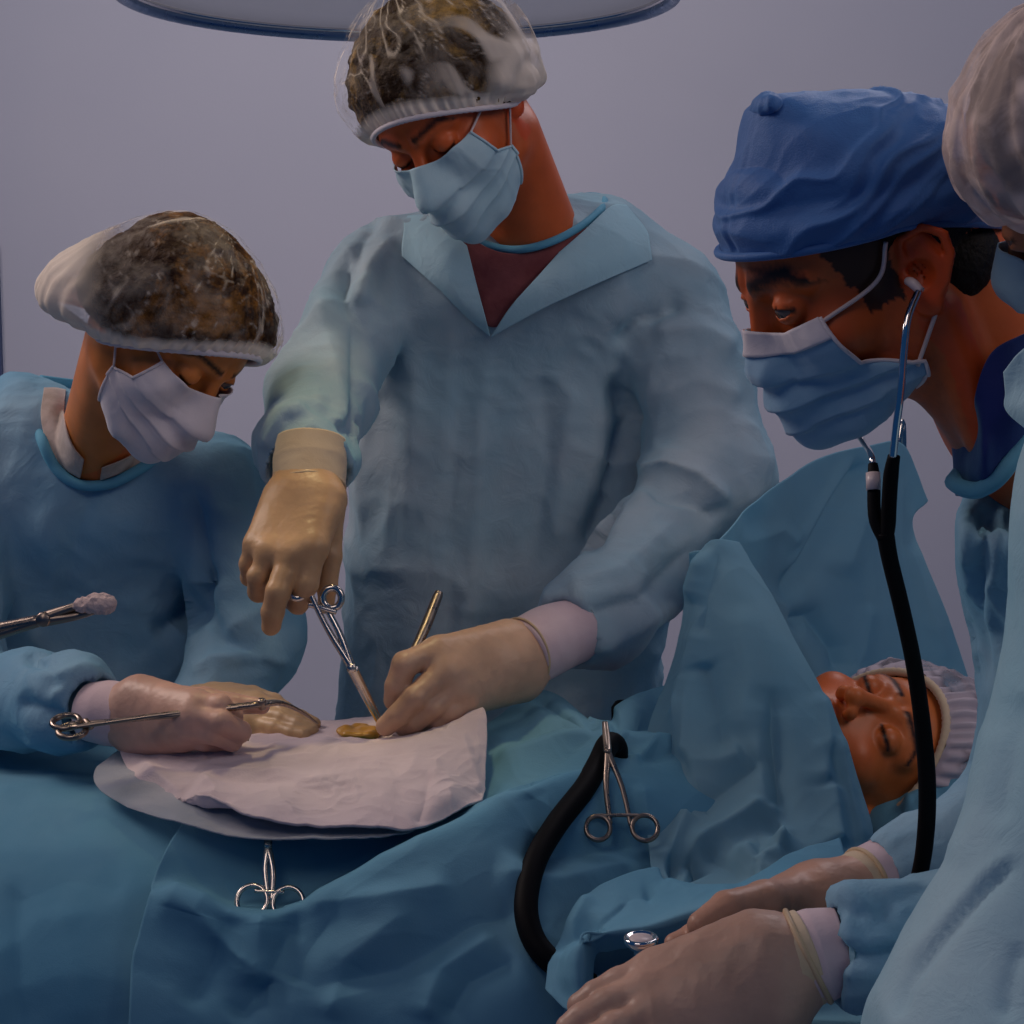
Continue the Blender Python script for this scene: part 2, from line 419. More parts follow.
def head_f(q, o):
    """q local points -> distance"""
    x = q[:, 0]; ax = np.abs(x); m = q.copy(); m[:, 0] = ax
    d = ell(m, SK, (.0745, .095, o.get('cz', .092)))
    d = smin(d, ell(m, (0, .03, -.035), (.056, .058, .078)), .03)
    d = smin(d, ell(m, (0, .044, .045), (.058, .041, .052)), .02)
    jw = o.get('jaw', 1.0)
    d = smin(d, chain(m, [(.058*jw, -.004, -.028), (.055*jw, .012, -.072), (.03, .062, -.102), (0, .079, -.106)], [.013, .014, .013, .014]), .024)
    d = smin(d, sph(m, (0, .083, -.103), .0145), .012)
    d = smin(d, ell(m, (.043, .052, -.034), (.022, .026, .02)), .02)
    d = smin(d, cap(m, (.046, .064, .018), (.012, .083, .017), .010, .0115), .012)
    # eye sockets
    d = smax(d, -ell(m, (.033, .1, -.002), (.019, .02, .0135)), .012)
    # nose
    nl = o.get('nose', 1.0)
    d = smin(d, cap(m, (0, .088, .006), (0, .088+.022*nl, -.036), .0068, .0085), .009)
    d = smin(d, ell(m, (0, .088+.023*nl, -.041), (.011, .0115, .010)), .006)
    d = smin(d, ell(m, (.0125, .099, -.045), (.0072, .0105, .0078)), .005)
    d = smax(d, -ell(m, (.0068, .104, -.0525), (.004, .006, .0045)), .003)
    # mouth
    d = smin(d, ell(m, (0, .088, -.075), (.026, .012, .018)), .012)
    d = smin(d, ell(m, (0, .0975, -.0705), (.020, .0065, .0052)), .004)
    d = smin(d, ell(m, (0, .0965, -.0795), (.017, .0070, .0060)), .004)
    d = smax(d, -ell(m, (0, .106, -.0750), (.022, .0075, .0012)), .0025)
    d = smax(d, -ell(m, (0, .105, -.089), (.016, .006, .004)), .006)
    # eyelids over the eyeballs
    for sgn, op in ((1, o.get('openR', .0)), (-1, o.get('openL', .0))):
        c = np.array([.0325*sgn, .0755, -.002]); e = q-c
        lid = np.linalg.norm(e, axis=1)-.0146
        if op > 0:
            w = np.clip(1-(e[:, 0]/.0135)**2, 0, 1); hh = op*w
            opn = np.maximum(np.abs(e[:, 2]+.0005)-hh, .004-e[:, 1])
            lid = smax(lid, -opn, .001)
        else:
            zc = -.0045-.003*np.clip(1-(e[:, 0]/.013)**2, 0, 1)
            lid = lid+.0009*np.exp(-((e[:, 2]-zc)/.0009)**2)
        # crease of the upper lid
        lid = lid+.0008*np.exp(-((e[:, 2]-.0085)/.001)**2)
        d = smin(d, lid, .0035)
        if op > 0: d = smax(d, -np.maximum(opn, np.linalg.norm(e, axis=1)-.019), .001)
    if o.get('ears', 1):
        # ears: outer rim, bowl, lobe, tragus
        a = math.radians(12); ca, sa = math.cos(a), math.sin(a)
        c = np.array([.0765, -.008, -.010]); e = m-c
        ey = e[:, 1]*ca+e[:, 2]*sa*0.9; ez = -e[:, 1]*sa+e[:, 2]*ca; ex = e[:, 0]+ey*.55
        E = np.stack([ex, ey, ez], 1)
        plate = ell(E, (0, -.002, 0), (.0052, .0165, .029))
        rim = chain(E, [(.003, .010, .008), (.005, .009, .024), (.006, -.004, .031), (.007, -.016, .024), (.0065, -.0185, .008), (.004, -.013, -.012), (.001, -.004, -.024)], [.0026, .003, .0032, .0034, .0034, .003, .003])
        anti = chain(E, [(.004, -.004, .018), (.005, -.0105, .006), (.004, -.0075, -.008)], [.0022, .0028, .0026])
        ear = smin(plate, rim, .003); ear = smin(ear, anti, .0035)
        ear = smin(ear, ell(E, (.001, -.001, -.026), (.0042, .0075, .008)), .005)
        ear = smax(ear, -ell(E, (.006, .0008, -.003), (.0105, .0082, .0115)), .002); ear = smax(ear, -ell(E, (.007, .004, .017), (.006, .0045, .007)), .002)
        ear = smin(ear, ell(E, (.0045, .0105, -.005), (.004, .0035, .0058)), .003)
        d = smin(d, ear, .004)
    return d

def head_col(q, o):
    base = np.array(o['skin']); c = np.tile(base, (len(q), 1)).astype(float)
    m = q.copy(); m[:, 0] = np.abs(m[:, 0]); x, y, z = m.T
    front = y > .05
    def mixc(w, col):
        w = np.clip(w, 0, 1)[:, None]; c[:] = c*(1-w)+np.array(col)*w
    if o.get('short'):
        nn = .003*vnoise(q*np.array([500, 500, 150]), 5)+.003*vnoise(q*60, 6)
        reg = (y+nn < .050-.35*(.03-z)) & (z+nn > -.004-.9*np.clip(y-.022, -1, 0)*0) & (y > .012)
        reg2 = (y > .006) & (y+nn < .034) & (z+nn > -.026) & (x > .05)
        mixc((reg | reg2)*.93, o['hair'])
    # cheeks, nose and ears are ruddier
    mixc(.5*np.exp(-((x-.042)**2+(z+.04)**2)/.0006)*front, base*np.array([1.15, .75, .6]))
    mixc(.6*(x > .072), base*np.array([1.15, .6, .5]))
    # lips
    w = np.exp(-(((x/.022)**2)**2+((z+.0752)/.0095)**4))*(y > .088)
    mixc(w*.9, o.get('lips', (.42, .07, .05)))
    # brows
    bz = .0205+.006*np.clip((x-.012)/.03, 0, 1)-.010*np.clip((x-.040)/.016, 0, 1)**2
    n = vnoise(q*np.array([900, 300, 500]), 3)*.25
    w = np.clip(1.25-np.abs(z-bz)/(.0052*o.get('brow', 1)*(1-.40*np.clip((x-.03)/.03, 0, 1)))+n, 0, 1)*((x > .009) & (x < .057) & (y > .05))
    mixc(w*.97, o.get('hair', (.02, .01, .006)))
    # lashes along the lid edge
    for sgn, op in ((1, o.get('openR', 0)), (-1, o.get('openL', 0))):
        e = q-np.array([.0325*sgn, .0755, -.002]); near = (np.linalg.norm(e, axis=1) < .019) & (e[:, 1] > .002) & (np.abs(e[:, 0]) < .0155)
        ww = np.clip(1-(e[:, 0]/.0150)**2, 0, 1)
        if op > 0: zl = op*ww-.0003
        else: zl = -.0045-.003*np.clip(1-(e[:, 0]/.013)**2, 0, 1)
        th = .0017 if op > 0 else .0021
        mixc(near*np.clip(1.5-np.abs(e[:, 2]-zl)/th, 0, 1), (.012, .006, .004))
        if op > 0: mixc(near*.6*np.clip(1.3-np.abs(e[:, 2]+zl)/.001, 0, 1), (.05, .015, .008))
    if 'stubble' in o:
        n = fbm(q*260, 8)
        w = np.clip((-(z+.03)/.03), 0, 1)*np.clip((y+.02)/.03, 0, 1)
        mixc(w*(.25+.15*n), (.12, .035, .02))
    return c

class Head:
    def __init__(s, pos, R, sc, o):
        s.pos = np.array(pos); s.R = np.array(R); s.sc = sc; s.o = o
    def w(s, q): return (np.asarray(q, float)*s.sc)@s.R.T+s.pos
    def l(s, p): return ((p-s.pos)@s.R)/s.sc
    def f(s, p): return head_f(s.l(p), s.o)*s.sc

def make_body(root, H, extra, lo, hi, h=.0024, tint=None, k=.02):
    """the figure's body as one continuous surface: head, neck, shoulders"""
    def f(p): return smin(H.f(p), extra(p), k)
    V, Q = mesh_sdf(f, lo, hi, h)
    c = head_col(H.l(V), H.o)
    if tint is not None: c = tint(V, c)
    return mk('body', V, Q, SKIN, root, col=c)

def add_eyes(root, H, gaze=(0, 1, -.2), which=(-1, 1), iris=(.05, .03, .015)):
    for sgn in which:
        c = np.array([.0325*sgn, .0755, -.002]); n = 28
        th = np.linspace(0, math.pi, n); ph = np.linspace(0, 2*math.pi, 40, endpoint=False)
        g = nrm(gaze); u = nrm(np.cross(g, [0, 0, 1])); w = np.cross(u, g)
        D = (np.cos(th)[:, None, None]*g+np.sin(th)[:, None, None]*(np.cos(ph)[None, :, None]*u+np.sin(ph)[None, :, None]*w)).reshape(-1, 3)
        i = np.arange((n-1)*40).reshape(n-1, 40); j = np.roll(i, -1, 1)
        Q = np.stack([i, j, j+40, i+40], -1).reshape(-1, 4)
        a = np.repeat(th, 40)
        r = .0128+.0006*np.exp(-(a/.4)**2)
        col = np.where((a < .17)[:, None], (.003, .003, .003), np.where((a < .46)[:, None], iris, (.16, .11, .10)))
        mk('eye', H.w(c+D*r[:, None]), Q, EYEM, root, col=col)

def ray_r(H, c, D, r0=.17, off=0.0):
    """distance from c (local) at which rays D first meet the head from outside"""
    r = np.full(len(D), r0)
    for _ in range(60):
        d = head_f(c+D*r[:, None], H.o)-off
        r = r-np.clip(d*.8, -.01, .02)
    return np.clip(r, .03, r0)

def make_mask(root, H, mat, band_mat=None, top=(30, 22, 10), bot=(-66, -50, -26), az=(60, 72, 88), out=.004, pleats=3, bulge=.008, loops=((-1,), ), name='face_mask', seed=1, edge=(0, 0)):
    nu, nv = 91, 61
    U = np.linspace(-1, 1, nu); Vv = np.linspace(0, 1, nv); uu, vv = np.meshgrid(U, Vv)
    au = np.abs(uu)
    te = np.interp(au, (0, .5, 1), top); be = np.interp(au, (0, .5, 1), bot)
    azm = np.interp(vv, (0, .34, .50, 1) if len(az) == 4 else (0, .45, 1), az)*uu
    el = te+(be-te)*vv
    A = np.radians(azm).ravel(); E = np.radians(el).ravel()
    c = np.array([0, .02, -.055])
    D = np.stack([np.sin(A)*np.cos(E), np.cos(A)*np.cos(E), np.sin(E)], 1)
    r = ray_r(H, c, D, off=.003).reshape(nv, nu)
    s = r.copy()
    for _ in range(26):                                    # cloth bridges hollows
        t = s.copy(); t[1:-1, 1:-1] = (s[:-2, 1:-1]+s[2:, 1:-1]+s[1:-1, :-2]+s[1:-1, 2:])/4
        t[0, 1:-1] = (s[0, :-2]+s[0, 2:])/2; t[-1, 1:-1] = (s[-1, :-2]+s[-1, 2:])/2
        s = np.maximum(t, r)
    for _ in range(6):
        t = s.copy(); t[1:-1, 1:-1] = (s[:-2, 1:-1]+s[2:, 1:-1]+s[1:-1, :-2]+s[1:-1, 2:])/4; s = t
    s = s+out*(1-.6*au**3)+bulge*np.clip(1-au**2, 0, 1)*np.sin(np.pi*np.clip(vv, 0, 1))**.8
    if pleats:
        for k in range(pleats):
            v0 = .30+.17*k; spread = (vv-(v0+.12*(.5-v0)*au*2))
            s += .0045*np.clip(1+spread/.10, 0, 1)*(spread < 0)*(1-.25*au)
    s += .0022*(crumple(np.stack([uu.ravel()*3, vv.ravel()*2, 0*uu.ravel()+seed], 1), 1.2, seed).reshape(nv, nu)-.4)
    Vl = c+D*s.ravel()[:, None]
    i = np.arange((nv-1)*nu).reshape(nv-1, nu)[:, :-1].ravel()
    Q = np.stack([i, i+nu, i+nu+1, i+1], 1)
    o = mk(name, H.w(Vl), Q, mat, root); thick(o, .0012, 1)
    G = Vl.reshape(nv, nu, 3)
    if band_mat:
        b = G[:9]; Vb = (c+(b-c)*1.0)+0; d = (b-c); Vb = c+d*(1+.0022/np.linalg.norm(d, axis=-1, keepdims=True))
        i = np.arange(8*nu).reshape(8, nu)[:, :-1].ravel(); Qb = np.stack([i, i+nu, i+nu+1, i+1], 1)
        bo = mk('nose_band', H.w(Vb.reshape(-1, 3)), Qb, band_mat, o); thick(bo, .001, 1)
    for sd in (0, -1):                                     # stitched side hems
        e = G[:, sd]; v, q = tube(H.w(e+nrm(G[nv//2, sd]-c)*.0012), .0016*H.sc, n=nv, seg=8, smoothp=False)
        mk('side_hem', v, q, band_mat or mat, o)
    return o, G

def ear_loop(root, H, a, b, via, r=.0013, mat=None):
    """strap from mask corner a over points via to corner b (local points)"""
    P = [a]+list(via)+[b]
    v, q = tube(H.w(np.array(P)), r, n=50, seg=8)
    return mk('ear_loop', v, q, mat or LOOP, root)

def on_head(H, D, off=.003, c=(0, 0, -.02)):
    D = np.array([nrm(d) for d in D]); c = np.array(c); r = ray_r(H, c, D, off=off); return c+D*r[:, None]

def radial_cap(name, root, H, mat, band, axis, rfun, nphi=220, nt=90, pleat=(60, .003, .18), cr=(.003, 34), dens=None, seed=1, gather=None, thickness=0):
    """soft cap: from the band curve up to the crown, radius by direction"""
    ph = np.linspace(0, 2*np.pi, nphi, endpoint=False); t = np.linspace(0, 1, nt)
    c0 = SK
    B = band(ph)-c0; rb = np.linalg.norm(B, axis=1); Db = B/rb[:, None]; ax = nrm(axis)
    ang = np.arccos(np.clip(Db@ax, -1, 1))
    tt = t[:, None]; a = ang[None]
    D = (np.sin((1-tt)*a)[..., None]*Db[None]+np.sin(tt*a)[..., None]*ax)/np.sin(a)[..., None]
    D /= np.linalg.norm(D, axis=-1, keepdims=True)
    rt = rfun(D.reshape(-1, 3)).reshape(nt, nphi)
    w = np.clip(tt/.22, 0, 1); w = w*w*(3-2*w)
    w = np.sqrt(np.clip(tt/.25, 0, 1)*(2-np.clip(tt/.25, 0, 1)))
    r = rb[None]*(1-w)+rt*w
    P3 = D.reshape(-1, 3)
    nz = vnoise(np.stack([np.cos(ph)*2, np.sin(ph)*2, 0*ph], 1)*1.5, seed)[None]
    pl = np.sin(pleat[0]*(ph[None])+4*nz)*pleat[1]*np.exp(-tt/pleat[2])*np.clip(tt/.03, 0, 1)
    r = r+pl+cr[0]*(crumple(P3, cr[1]*.1, seed).reshape(nt, nphi)-.4)*np.clip(tt/.1, 0, 1)
    if gather is not None: r = r+gather(P3, tt.repeat(nphi, 1).ravel(), np.tile(ph, nt)).reshape(nt, nphi)
    Vl = c0+D*r[..., None]
    V = H.w(Vl.reshape(-1, 3)); i = np.arange((nt-1)*nphi).reshape(nt-1, nphi); j = np.roll(i, -1, 1)
    Q = np.stack([i, j, j+nphi, i+nphi], -1).reshape(-1, 4)
    dn = np.zeros(len(V))
    base = np.clip(2.4-tt/.05, 0, 1)*.92+0*r
    dn = np.maximum(base.ravel(), 0)
    rg = np.abs(vnoise(np.stack([np.cos(ph)[None]*(6+0*tt), np.sin(ph)[None]*(6+0*tt), 1.3*tt+0*ph[None]], -1).reshape(-1, 3)+.5*vnoise(P3*4, seed)[:, None], seed+2))
    dn = np.maximum(dn, np.clip(1-rg/.075, 0, 1)*.48); rg = np.abs(vnoise(P3*5+3, seed+8)); dn = np.maximum(dn, np.clip(1-rg/.05, 0, 1)*.3)
    if dens is not None: dn = np.maximum(dn, dens(P3, tt.repeat(nphi, 1).ravel()))
    o = mk(name, V, Q, mat, root, col=np.stack([dn]*3, 1))
    if thickness: thick(o, thickness)
    bl = c0+Db*(rb[:, None]+.0)
    return o, bl

def prof_r(H, pts, rv, rmin=(.077, .097, .090)):
    """radius of a soft cap by direction: outline seen from the front of the table, depth rv across it"""
    c = H.w(SK); pc = proj(c); dep = (c-EYE)@FW
    o = (np.array(pts, float)-pc)*[1, -1]*dep/F/H.sc
    th = np.arctan2(o[:, 1], o[:, 0]); R = np.linalg.norm(o, axis=1); k = np.argsort(th); th, R = th[k], R[k]
    th = np.concatenate([th-2*np.pi, th, th+2*np.pi]); R = np.tile(R, 3)
    def f(D):
        W = D@H.R.T; x = W[:, 0]; y = W@UP; v = W@FW
        t = np.arctan2(y, x); Rt = sum(np.interp(t+a, th, R) for a in (-.10, -.05, 0, .05, .10))/5
        r_ = 1/np.sqrt((x*x+y*y)/Rt**2+v*v/rv**2)
        return np.maximum(r_, skull_r(D, rmin)+.003) if rmin else r_
    return f

def bare_r(H, D, off=.004):
    """radius of the bald head without its ears"""
    o = H.o; H.o = dict(o, ears=0); r = ray_r(H, SK, D, off=off); H.o = o; return r
def dir_px(H, px, py, toward=.0):
    c = H.w(SK); dep = (c-EYE)@FW; o = (np.array([px, py])-proj(c))*[1, -1]*dep/F
    return nrm((np.array([o[0], 0, 0])+UP*o[1]-FW*toward)@H.R)

def band_ring(root, H, band, mat, r=.0055, n=200, ripple=46):
    ph = np.linspace(0, 2*np.pi, n, endpoint=False); P = band(ph)
    rr = r*.62*(1+.10*np.sin(ripple*2*ph))
    d = P-SK; P = P+d/np.linalg.norm(d, axis=1, keepdims=True)*.002
    v, q = tube(H.w(P), rr*H.sc, closed=True, seg=10)
    return mk('elastic_band', v, q, mat, root)

def band_curve(front, side, back, wx=.082, yf=.098, yb=-.108):
    """band height at the front, the sides and the back of the head"""
    def b(ph):
        x = wx*np.sin(ph); y = np.where(np.cos(ph) > 0, yf*np.cos(ph), -yb*np.cos(ph))
        cf = np.clip(np.cos(ph), 0, 1); cb = np.clip(-np.cos(ph), 0, 1)
        z = side+(front-side)*cf**1.15+(back-side)*cb**1.3
        # hug the forehead as height grows
        sc = np.where(z > .03, 1-(np.clip(z-.03, 0, .1)/.1)**2*.18, 1)
        return np.stack([x*sc, y*sc, z], -1)
    return b
# ------------------------------------------------------------------ helpers for clothed figures
def A(px, py, Y): return at(px, py, Y)
def hit(f, px, py, off=0.0, y0=1.2, y1=2.6):
    """point of the shape f seen at a picture position, lifted off it by off"""
    px, py = np.atleast_1d(px).astype(float), np.atleast_1d(py).astype(float)
    D = FW+UP*((512-py)/F)[:, None]+np.stack([(px-512)/F, 0*px, 0*px], 1); D = D/D[:, 1:2]
    t = np.full(len(px), y0)
    for _ in range(70): t = np.minimum(t+np.clip(f(EYE+D*t[:, None])-off, -.02, .05)*.8, y1)
    return EYE+D*t[:, None]
def cloth_on(name, f, rows, mat, parent, nu=70, nv=60, cr=.003, cs=10, t=.0015, seed=1, label=None):
    """cloth lying on the shape f; rows of (x, y, lift)"""
    P = np.array(rows, float); G = catmull(P, nv); G = np.swapaxes(catmull(np.swapaxes(G, 0, 1), nu), 0, 1).reshape(-1, 3)
    V = hit(f, G[:, 0], G[:, 1], 0); n = EYE-V; n /= np.linalg.norm(n, axis=1, keepdims=True)
    V = V.reshape(nv, nu, 3)
    for _ in range(5): V[1:-1, 1:-1] = (V[:-2, 1:-1]+V[2:, 1:-1]+V[1:-1, :-2]+V[1:-1, 2:])/4
    V = V.reshape(-1, 3)+n*(G[:, 2]+cr*(crumple(V.reshape(-1, 3), cs, seed)-.3))[:, None]
    i = np.arange((nv-1)*nu).reshape(nv-1, nu)[:, :-1].ravel(); Q = np.stack([i, i+nu, i+nu+1, i+1], 1)
    o = mk(name, V, Q, mat, parent, label=label); thick(o, t); return o
def ring_on(name, f, pts, r, mat, root, lift=.003, g=None):
    if g is not None: f0 = f; f = lambda p: np.minimum(f0(p), g(p))
    """neck binding: (x, y) points rest on the gown, (x, y, Y) points are free"""
    P = [hit(f, p[0], p[1], lift)[0] if len(p) == 2 else A(*p) for p in pts]
    v, q = tube(catmull(np.array(P+[P[0]]), 90)[:-1], r, closed=True, seg=10); return mk(name, v, q, mat, root)

def gown_mesh(name, root, f, lo, hi, mat, h=.005, cr=.007, cs=7, seed=1, folds=(), fine=.002, smooth=2, label=None, post=None):
    V, Q = mesh_sdf(f, lo, hi, h)
    V = relax(V, Q, smooth); N = vnormals(V, Q)
    low = np.clip((V[:, 2]-.4)/.5, .3, 1)
    V = V+N*((cr*(crumple(V, cs, seed)-.5)+fine*(crumple(V, cs*3, seed+4)-.5))*low)[:, None]
    if folds: V = creases(V, vnormals(V, Q), folds)
    if post: V = post(V)
    return mk(name, V, Q, mat, root, label=label)

def lower_body(root, x, y, z1, seed=0):
    """trouser legs and clogs below the gown"""
    for s in (-1, 1):
        a = np.array([x+s*.10, y, z1]); b = np.array([x+s*.11, y+.01, .08])
        v, q = tube([a, (a+b)/2+[0, .01, 0], b], [.085, .07, .062], n=20, seg=20); mk('trouser_leg', v, q, SCRUB, root)
        def f(p, b=b): return smax(smin(ell(p, b+[0, -.06, -.045], (.048, .135, .045)), ell(p, b+[0, .03, -.03], (.045, .06, .055)), .03), -(p[:, 2]-.001), .004)
        V, Q = mesh_sdf(f, b+[-.08, -.22, -.09], b+[.08, .12, .05], .006); mk('clog', V, Q, SHOE, root)

def hand_f(wr, mcp, fin, thumb, fr, pr=.013, kp=.014, tr=(.0135, .0115, .0098, .0086)):
    """wrist point list, four knuckles, finger joint lists, thumb joints"""
    def f(p):
        d = None
        for i, m in enumerate(mcp):
            w = wr[0]+(wr[1]-wr[0])*(i/3.0)
            c = cap(p, w, m, pr*1.25, fr[i]*1.16)
            d = c if d is None else smin(d, c, kp)
        for i in range(3): d = smin(d, cap(p, mcp[i]*.94+wr[0]*.06, mcp[i+1]*.94+wr[1]*.06, fr[i]*1.02, fr[i+1]*1.02), .008)
        fd = None
        for i, j in enumerate(fin):
            P = [mcp[i]]+list(j); n = len(P); r = [fr[i]*k for k in (1.08, 1.0, .92, .80)][:n]
            c = chain(p, P, r, .003)
            fd = c if fd is None else smin(fd, c, .0022)
        d = smin(d, fd, .006)
        if thumb is not None: d = smin(d, chain(p, thumb, tr, .004), .008)
        return d
    return f

def glove(root, name_f, wr_path, wr_r, f, h=.0017, col=(.62, .40, .28), seed=1, pad=.03, extra=None, wr_mode=None, wrinkle=.0011, dark=None, label=None):
    """glove: hand plus the gauntlet drawn over the wrist"""
    def g(p):
        d = f(p)
        w = chain(p, wr_path, wr_r, .01)
        return smin(d, w, .016)
    pts = np.array(extra)
    lo, hi = pts.min(0)-pad, pts.max(0)+pad
    V, Q = mesh_sdf(g, lo, hi, h)
    N = vnormals(V, Q)
    ax = nrm(np.array(wr_path[0])-np.array(wr_path[-1]))
    V = V+N*(wrinkle*(crumple(V, 26, seed)-.5)+.0004*(crumple(V, 70, seed+1)-.5))[:, None]
    c = np.tile(np.array(col), (len(V), 1)); n = fbm(V*25, seed)
    c = c*(1+.12*n[:, None])
    if dark is not None: c = dark(V, c)
    return mk(name_f, V, Q, GLOVE, root, col=c, label=label)

def cuff_tube(name, root, pts, rs, mat, n=30, seg=40, rib=0.0, ribs=40, seed=0, label=None, fold=.0):
    v, q = tube(pts, rs, n=n, seg=seg)
    C = catmull(np.asarray(pts, float), n) if n > len(pts) else np.asarray(pts)
    m = n*seg; k = np.arange(m) % seg; row = np.arange(m)//seg
    d = v[:m]-C[row]; L = np.linalg.norm(d, axis=1, keepdims=True)+1e-9
    dd = rib*np.sin(ribs*2*np.pi*k/seg)+fold*(crumple(v[:m], 18, seed)-.5)
    v[:m] = v[:m]+d/L*dd[:, None]
    return mk(name, v, q, mat, root, label=label)

def skirt(pts_top, rx, ry):
    pass

# ================================================================== the tall surgeon across the table
S_R = [[-.7686, -.4763, -.427], [.6345, -.6528, -.4138], [-.0817, -.589, .804]]
H1 = Head([-.0592, 1.9705, 1.7038], S_R, .92, dict(skin=(.66, .13, .030), hair=(.035, .015, .006), nose=1.05, ears=1, brow=1.0, lips=(.3, .06, .03)))
def roll(H, deg, px, py, Y):
    """tilt a head sideways about a point of its face"""
    a = math.radians(deg); k = -FW; K = np.array([[0, -k[2], k[1]], [k[2], 0, -k[0]], [-k[1], k[0], 0]])
    M = np.eye(3)+math.sin(a)*K+(1-math.cos(a))*K@K; c = at(px, py, Y); H.R = M@H.R; H.pos = c+M@(H.pos-c)
roll(H1, 10, 440, 150, 1.92)
def surgeon():
    root = thing('person', 'tall surgeon in a see-through bouffant cap and pale blue mask bending over the gauze', 'person', (-.02, 2.2, 0))
    nb = A(530, 240, 2.09)
    def ex(p):
        d = cap(p, H1.w((0, -.045, -.05)), nb, .047, .052)
        d = smin(d, cap(p, H1.w((-.03, -.02, -.07)), A(540, 234, 2.07), .038, .042), .02)
        d = smin(d, cap(p, A(420, 285, 2.16), A(630, 290, 2.17), .045), .05)
        d = smin(d, cap(p, A(500, 330, 2.19), A(500, 430, 2.19), .085), .05)
        return d
    make_body(root, H1, ex, A(330, 560, 2.3)-[.0, .5, .02], A(700, -30, 1.8)+[.1, .55, .04], h=.0026)
    add_eyes(root, H1, gaze=(0, 1, -.7))
    # hair
    def rf(D): return skull_r(D)+.006+.003*fbm(D*9, 4)
    b = band_curve(.050, -.024, -.066, .0845, .096, -.108)
    PH = prof_r(H1, [(362, 128), (351, 105), (349, 80), (358, 45), (378, 16), (410, -4), (445, -10), (480, -2), (503, 14), (520, 40), (532, 70), (534, 98), (526, 115)], .100, None)
    radial_cap('hair', root, H1, HAIR_G, band_curve(.053, -.024, -.062, .0775, .092, -.105), (0, -.25, 1), lambda D: np.maximum(bare_r(H1, D), PH(D)+.003*fbm(D*9, 4)), 160, 60, pleat=(40, .0015, .4), cr=(.003, 60), seed=5)
    PR = prof_r(H1, [(352, 132), (337, 110), (335, 85), (345, 45), (365, 12), (400, -12), (445, -20), (490, -10), (515, 8), (533, 40), (545, 68), (555, 95), (552, 113), (538, 124), (515, 122)], .112)
    def puff(D):
        back = 0
        return PR(D)+.003*fbm(D*2.5, 3, 2)
    g = dir_px(H1, 532, 98, .045); gu = nrm(np.cross(g, (0, 0, 1))); gv = np.cross(gu, g)
    def gath(D, t, ph):
        c = np.clip(D@g, 0, 1); a = np.arctan2(D@gu, D@gv)
        return .0032*np.sin(9*a+2*vnoise(D*3, 2))*np.exp(-((c-.80)/.17)**2)-.007*np.exp(-((c-.97)/.02)**2)
    def dens(D, t):
        c = np.clip(D@g, 0, 1); a = np.arctan2(D@gu, D@gv)
        st = np.clip((np.sin(8*a+3*vnoise(D*2.5, 4))-.45)/.4, 0, 1)
        return np.maximum(np.clip((c-.80)/.1, 0, 1)*.8, st*np.clip((c-.25)/.5, 0, 1)*.75)
    capo, _ = radial_cap('bouffant_cap', root, H1, NETW, b, (.02, -.35, 1), puff, gather=gath, dens=dens, seed=2)
    band_ring(root, H1, b, MASK_W, .0052)
    # mask
    mo, G = make_mask(root, H1, MASK_P, None, top=(30, 29, 33), bot=(-62, -56, -42), az=(54, 62, 84, 72), seed=3)
    a, c = G[1, 1], G[30, 1]
    ear_loop(root, H1, a, c, on_head(H1, [(-.93, .28, .30), (-.96, .02, .42), (-.98, -.12, .22)], .004))
    # nose wire glint / inner fold of mask at bridge
    # gown
    shL, elL, wrL = A(372, 275, 2.10), A(322, 392, 2.0), A(308, 462, 1.83)
    shR, elR, wrR = A(668, 292, 2.12), A(712, 478, 2.05), A(566, 628, 1.86)
    def f(p):
        t = smin(cap(p, A(438, 320, 2.17), A(420, 900, 2.20), .100, .115), cap(p, A(565, 320, 2.17), A(575, 900, 2.20), .105, .125), .09)
        t = smin(t, cap(p, A(400, 268, 2.13), A(500, 262, 2.14), .052, .055), .06)
        t = smin(t, cap(p, A(500, 262, 2.14), A(635, 276, 2.14), .055, .062), .06)
        t = smin(t, cap(p, A(548, 246, 2.11), A(600, 240, 2.15), .050, .05), .05)
        t = smin(t, cap(p, A(455, 285, 2.105), A(590, 285, 2.115), .072), .05)
        # skirt
        t = smin(t, cap(p, (-.10, 2.24, .8), (-.12, 2.24, .42), .13, .16), .05); t = smin(t, cap(p, (.07, 2.24, .8), (.08, 2.24, .42), .13, .16), .05)
        a1 = chain(p, [shL, elL, A(308, 448, 1.86), A(308, 462, 1.82)], [.056, .056, .050, .044], .03)
        a2 = chain(p, [shR, elR, A(645, 560, 1.96), A(596, 612, 1.90), A(580, 624, 1.875)], [.066, .070, .060, .054, .042], .03)
        # gathers where the cuffs bunch
        d = smin(smin(t, a1, .022), a2, .022)
        d = smax(d, -cap(p, A(308, 492, 1.78), A(309, 460, 1.84), .045, .036), .006)
        d = smax(d, -cap(p, A(545, 645, 1.82), A(582, 623, 1.88), .04, .031), .006)
        d = smax(d, -(p[:, 2]-.36), .01)
        return d
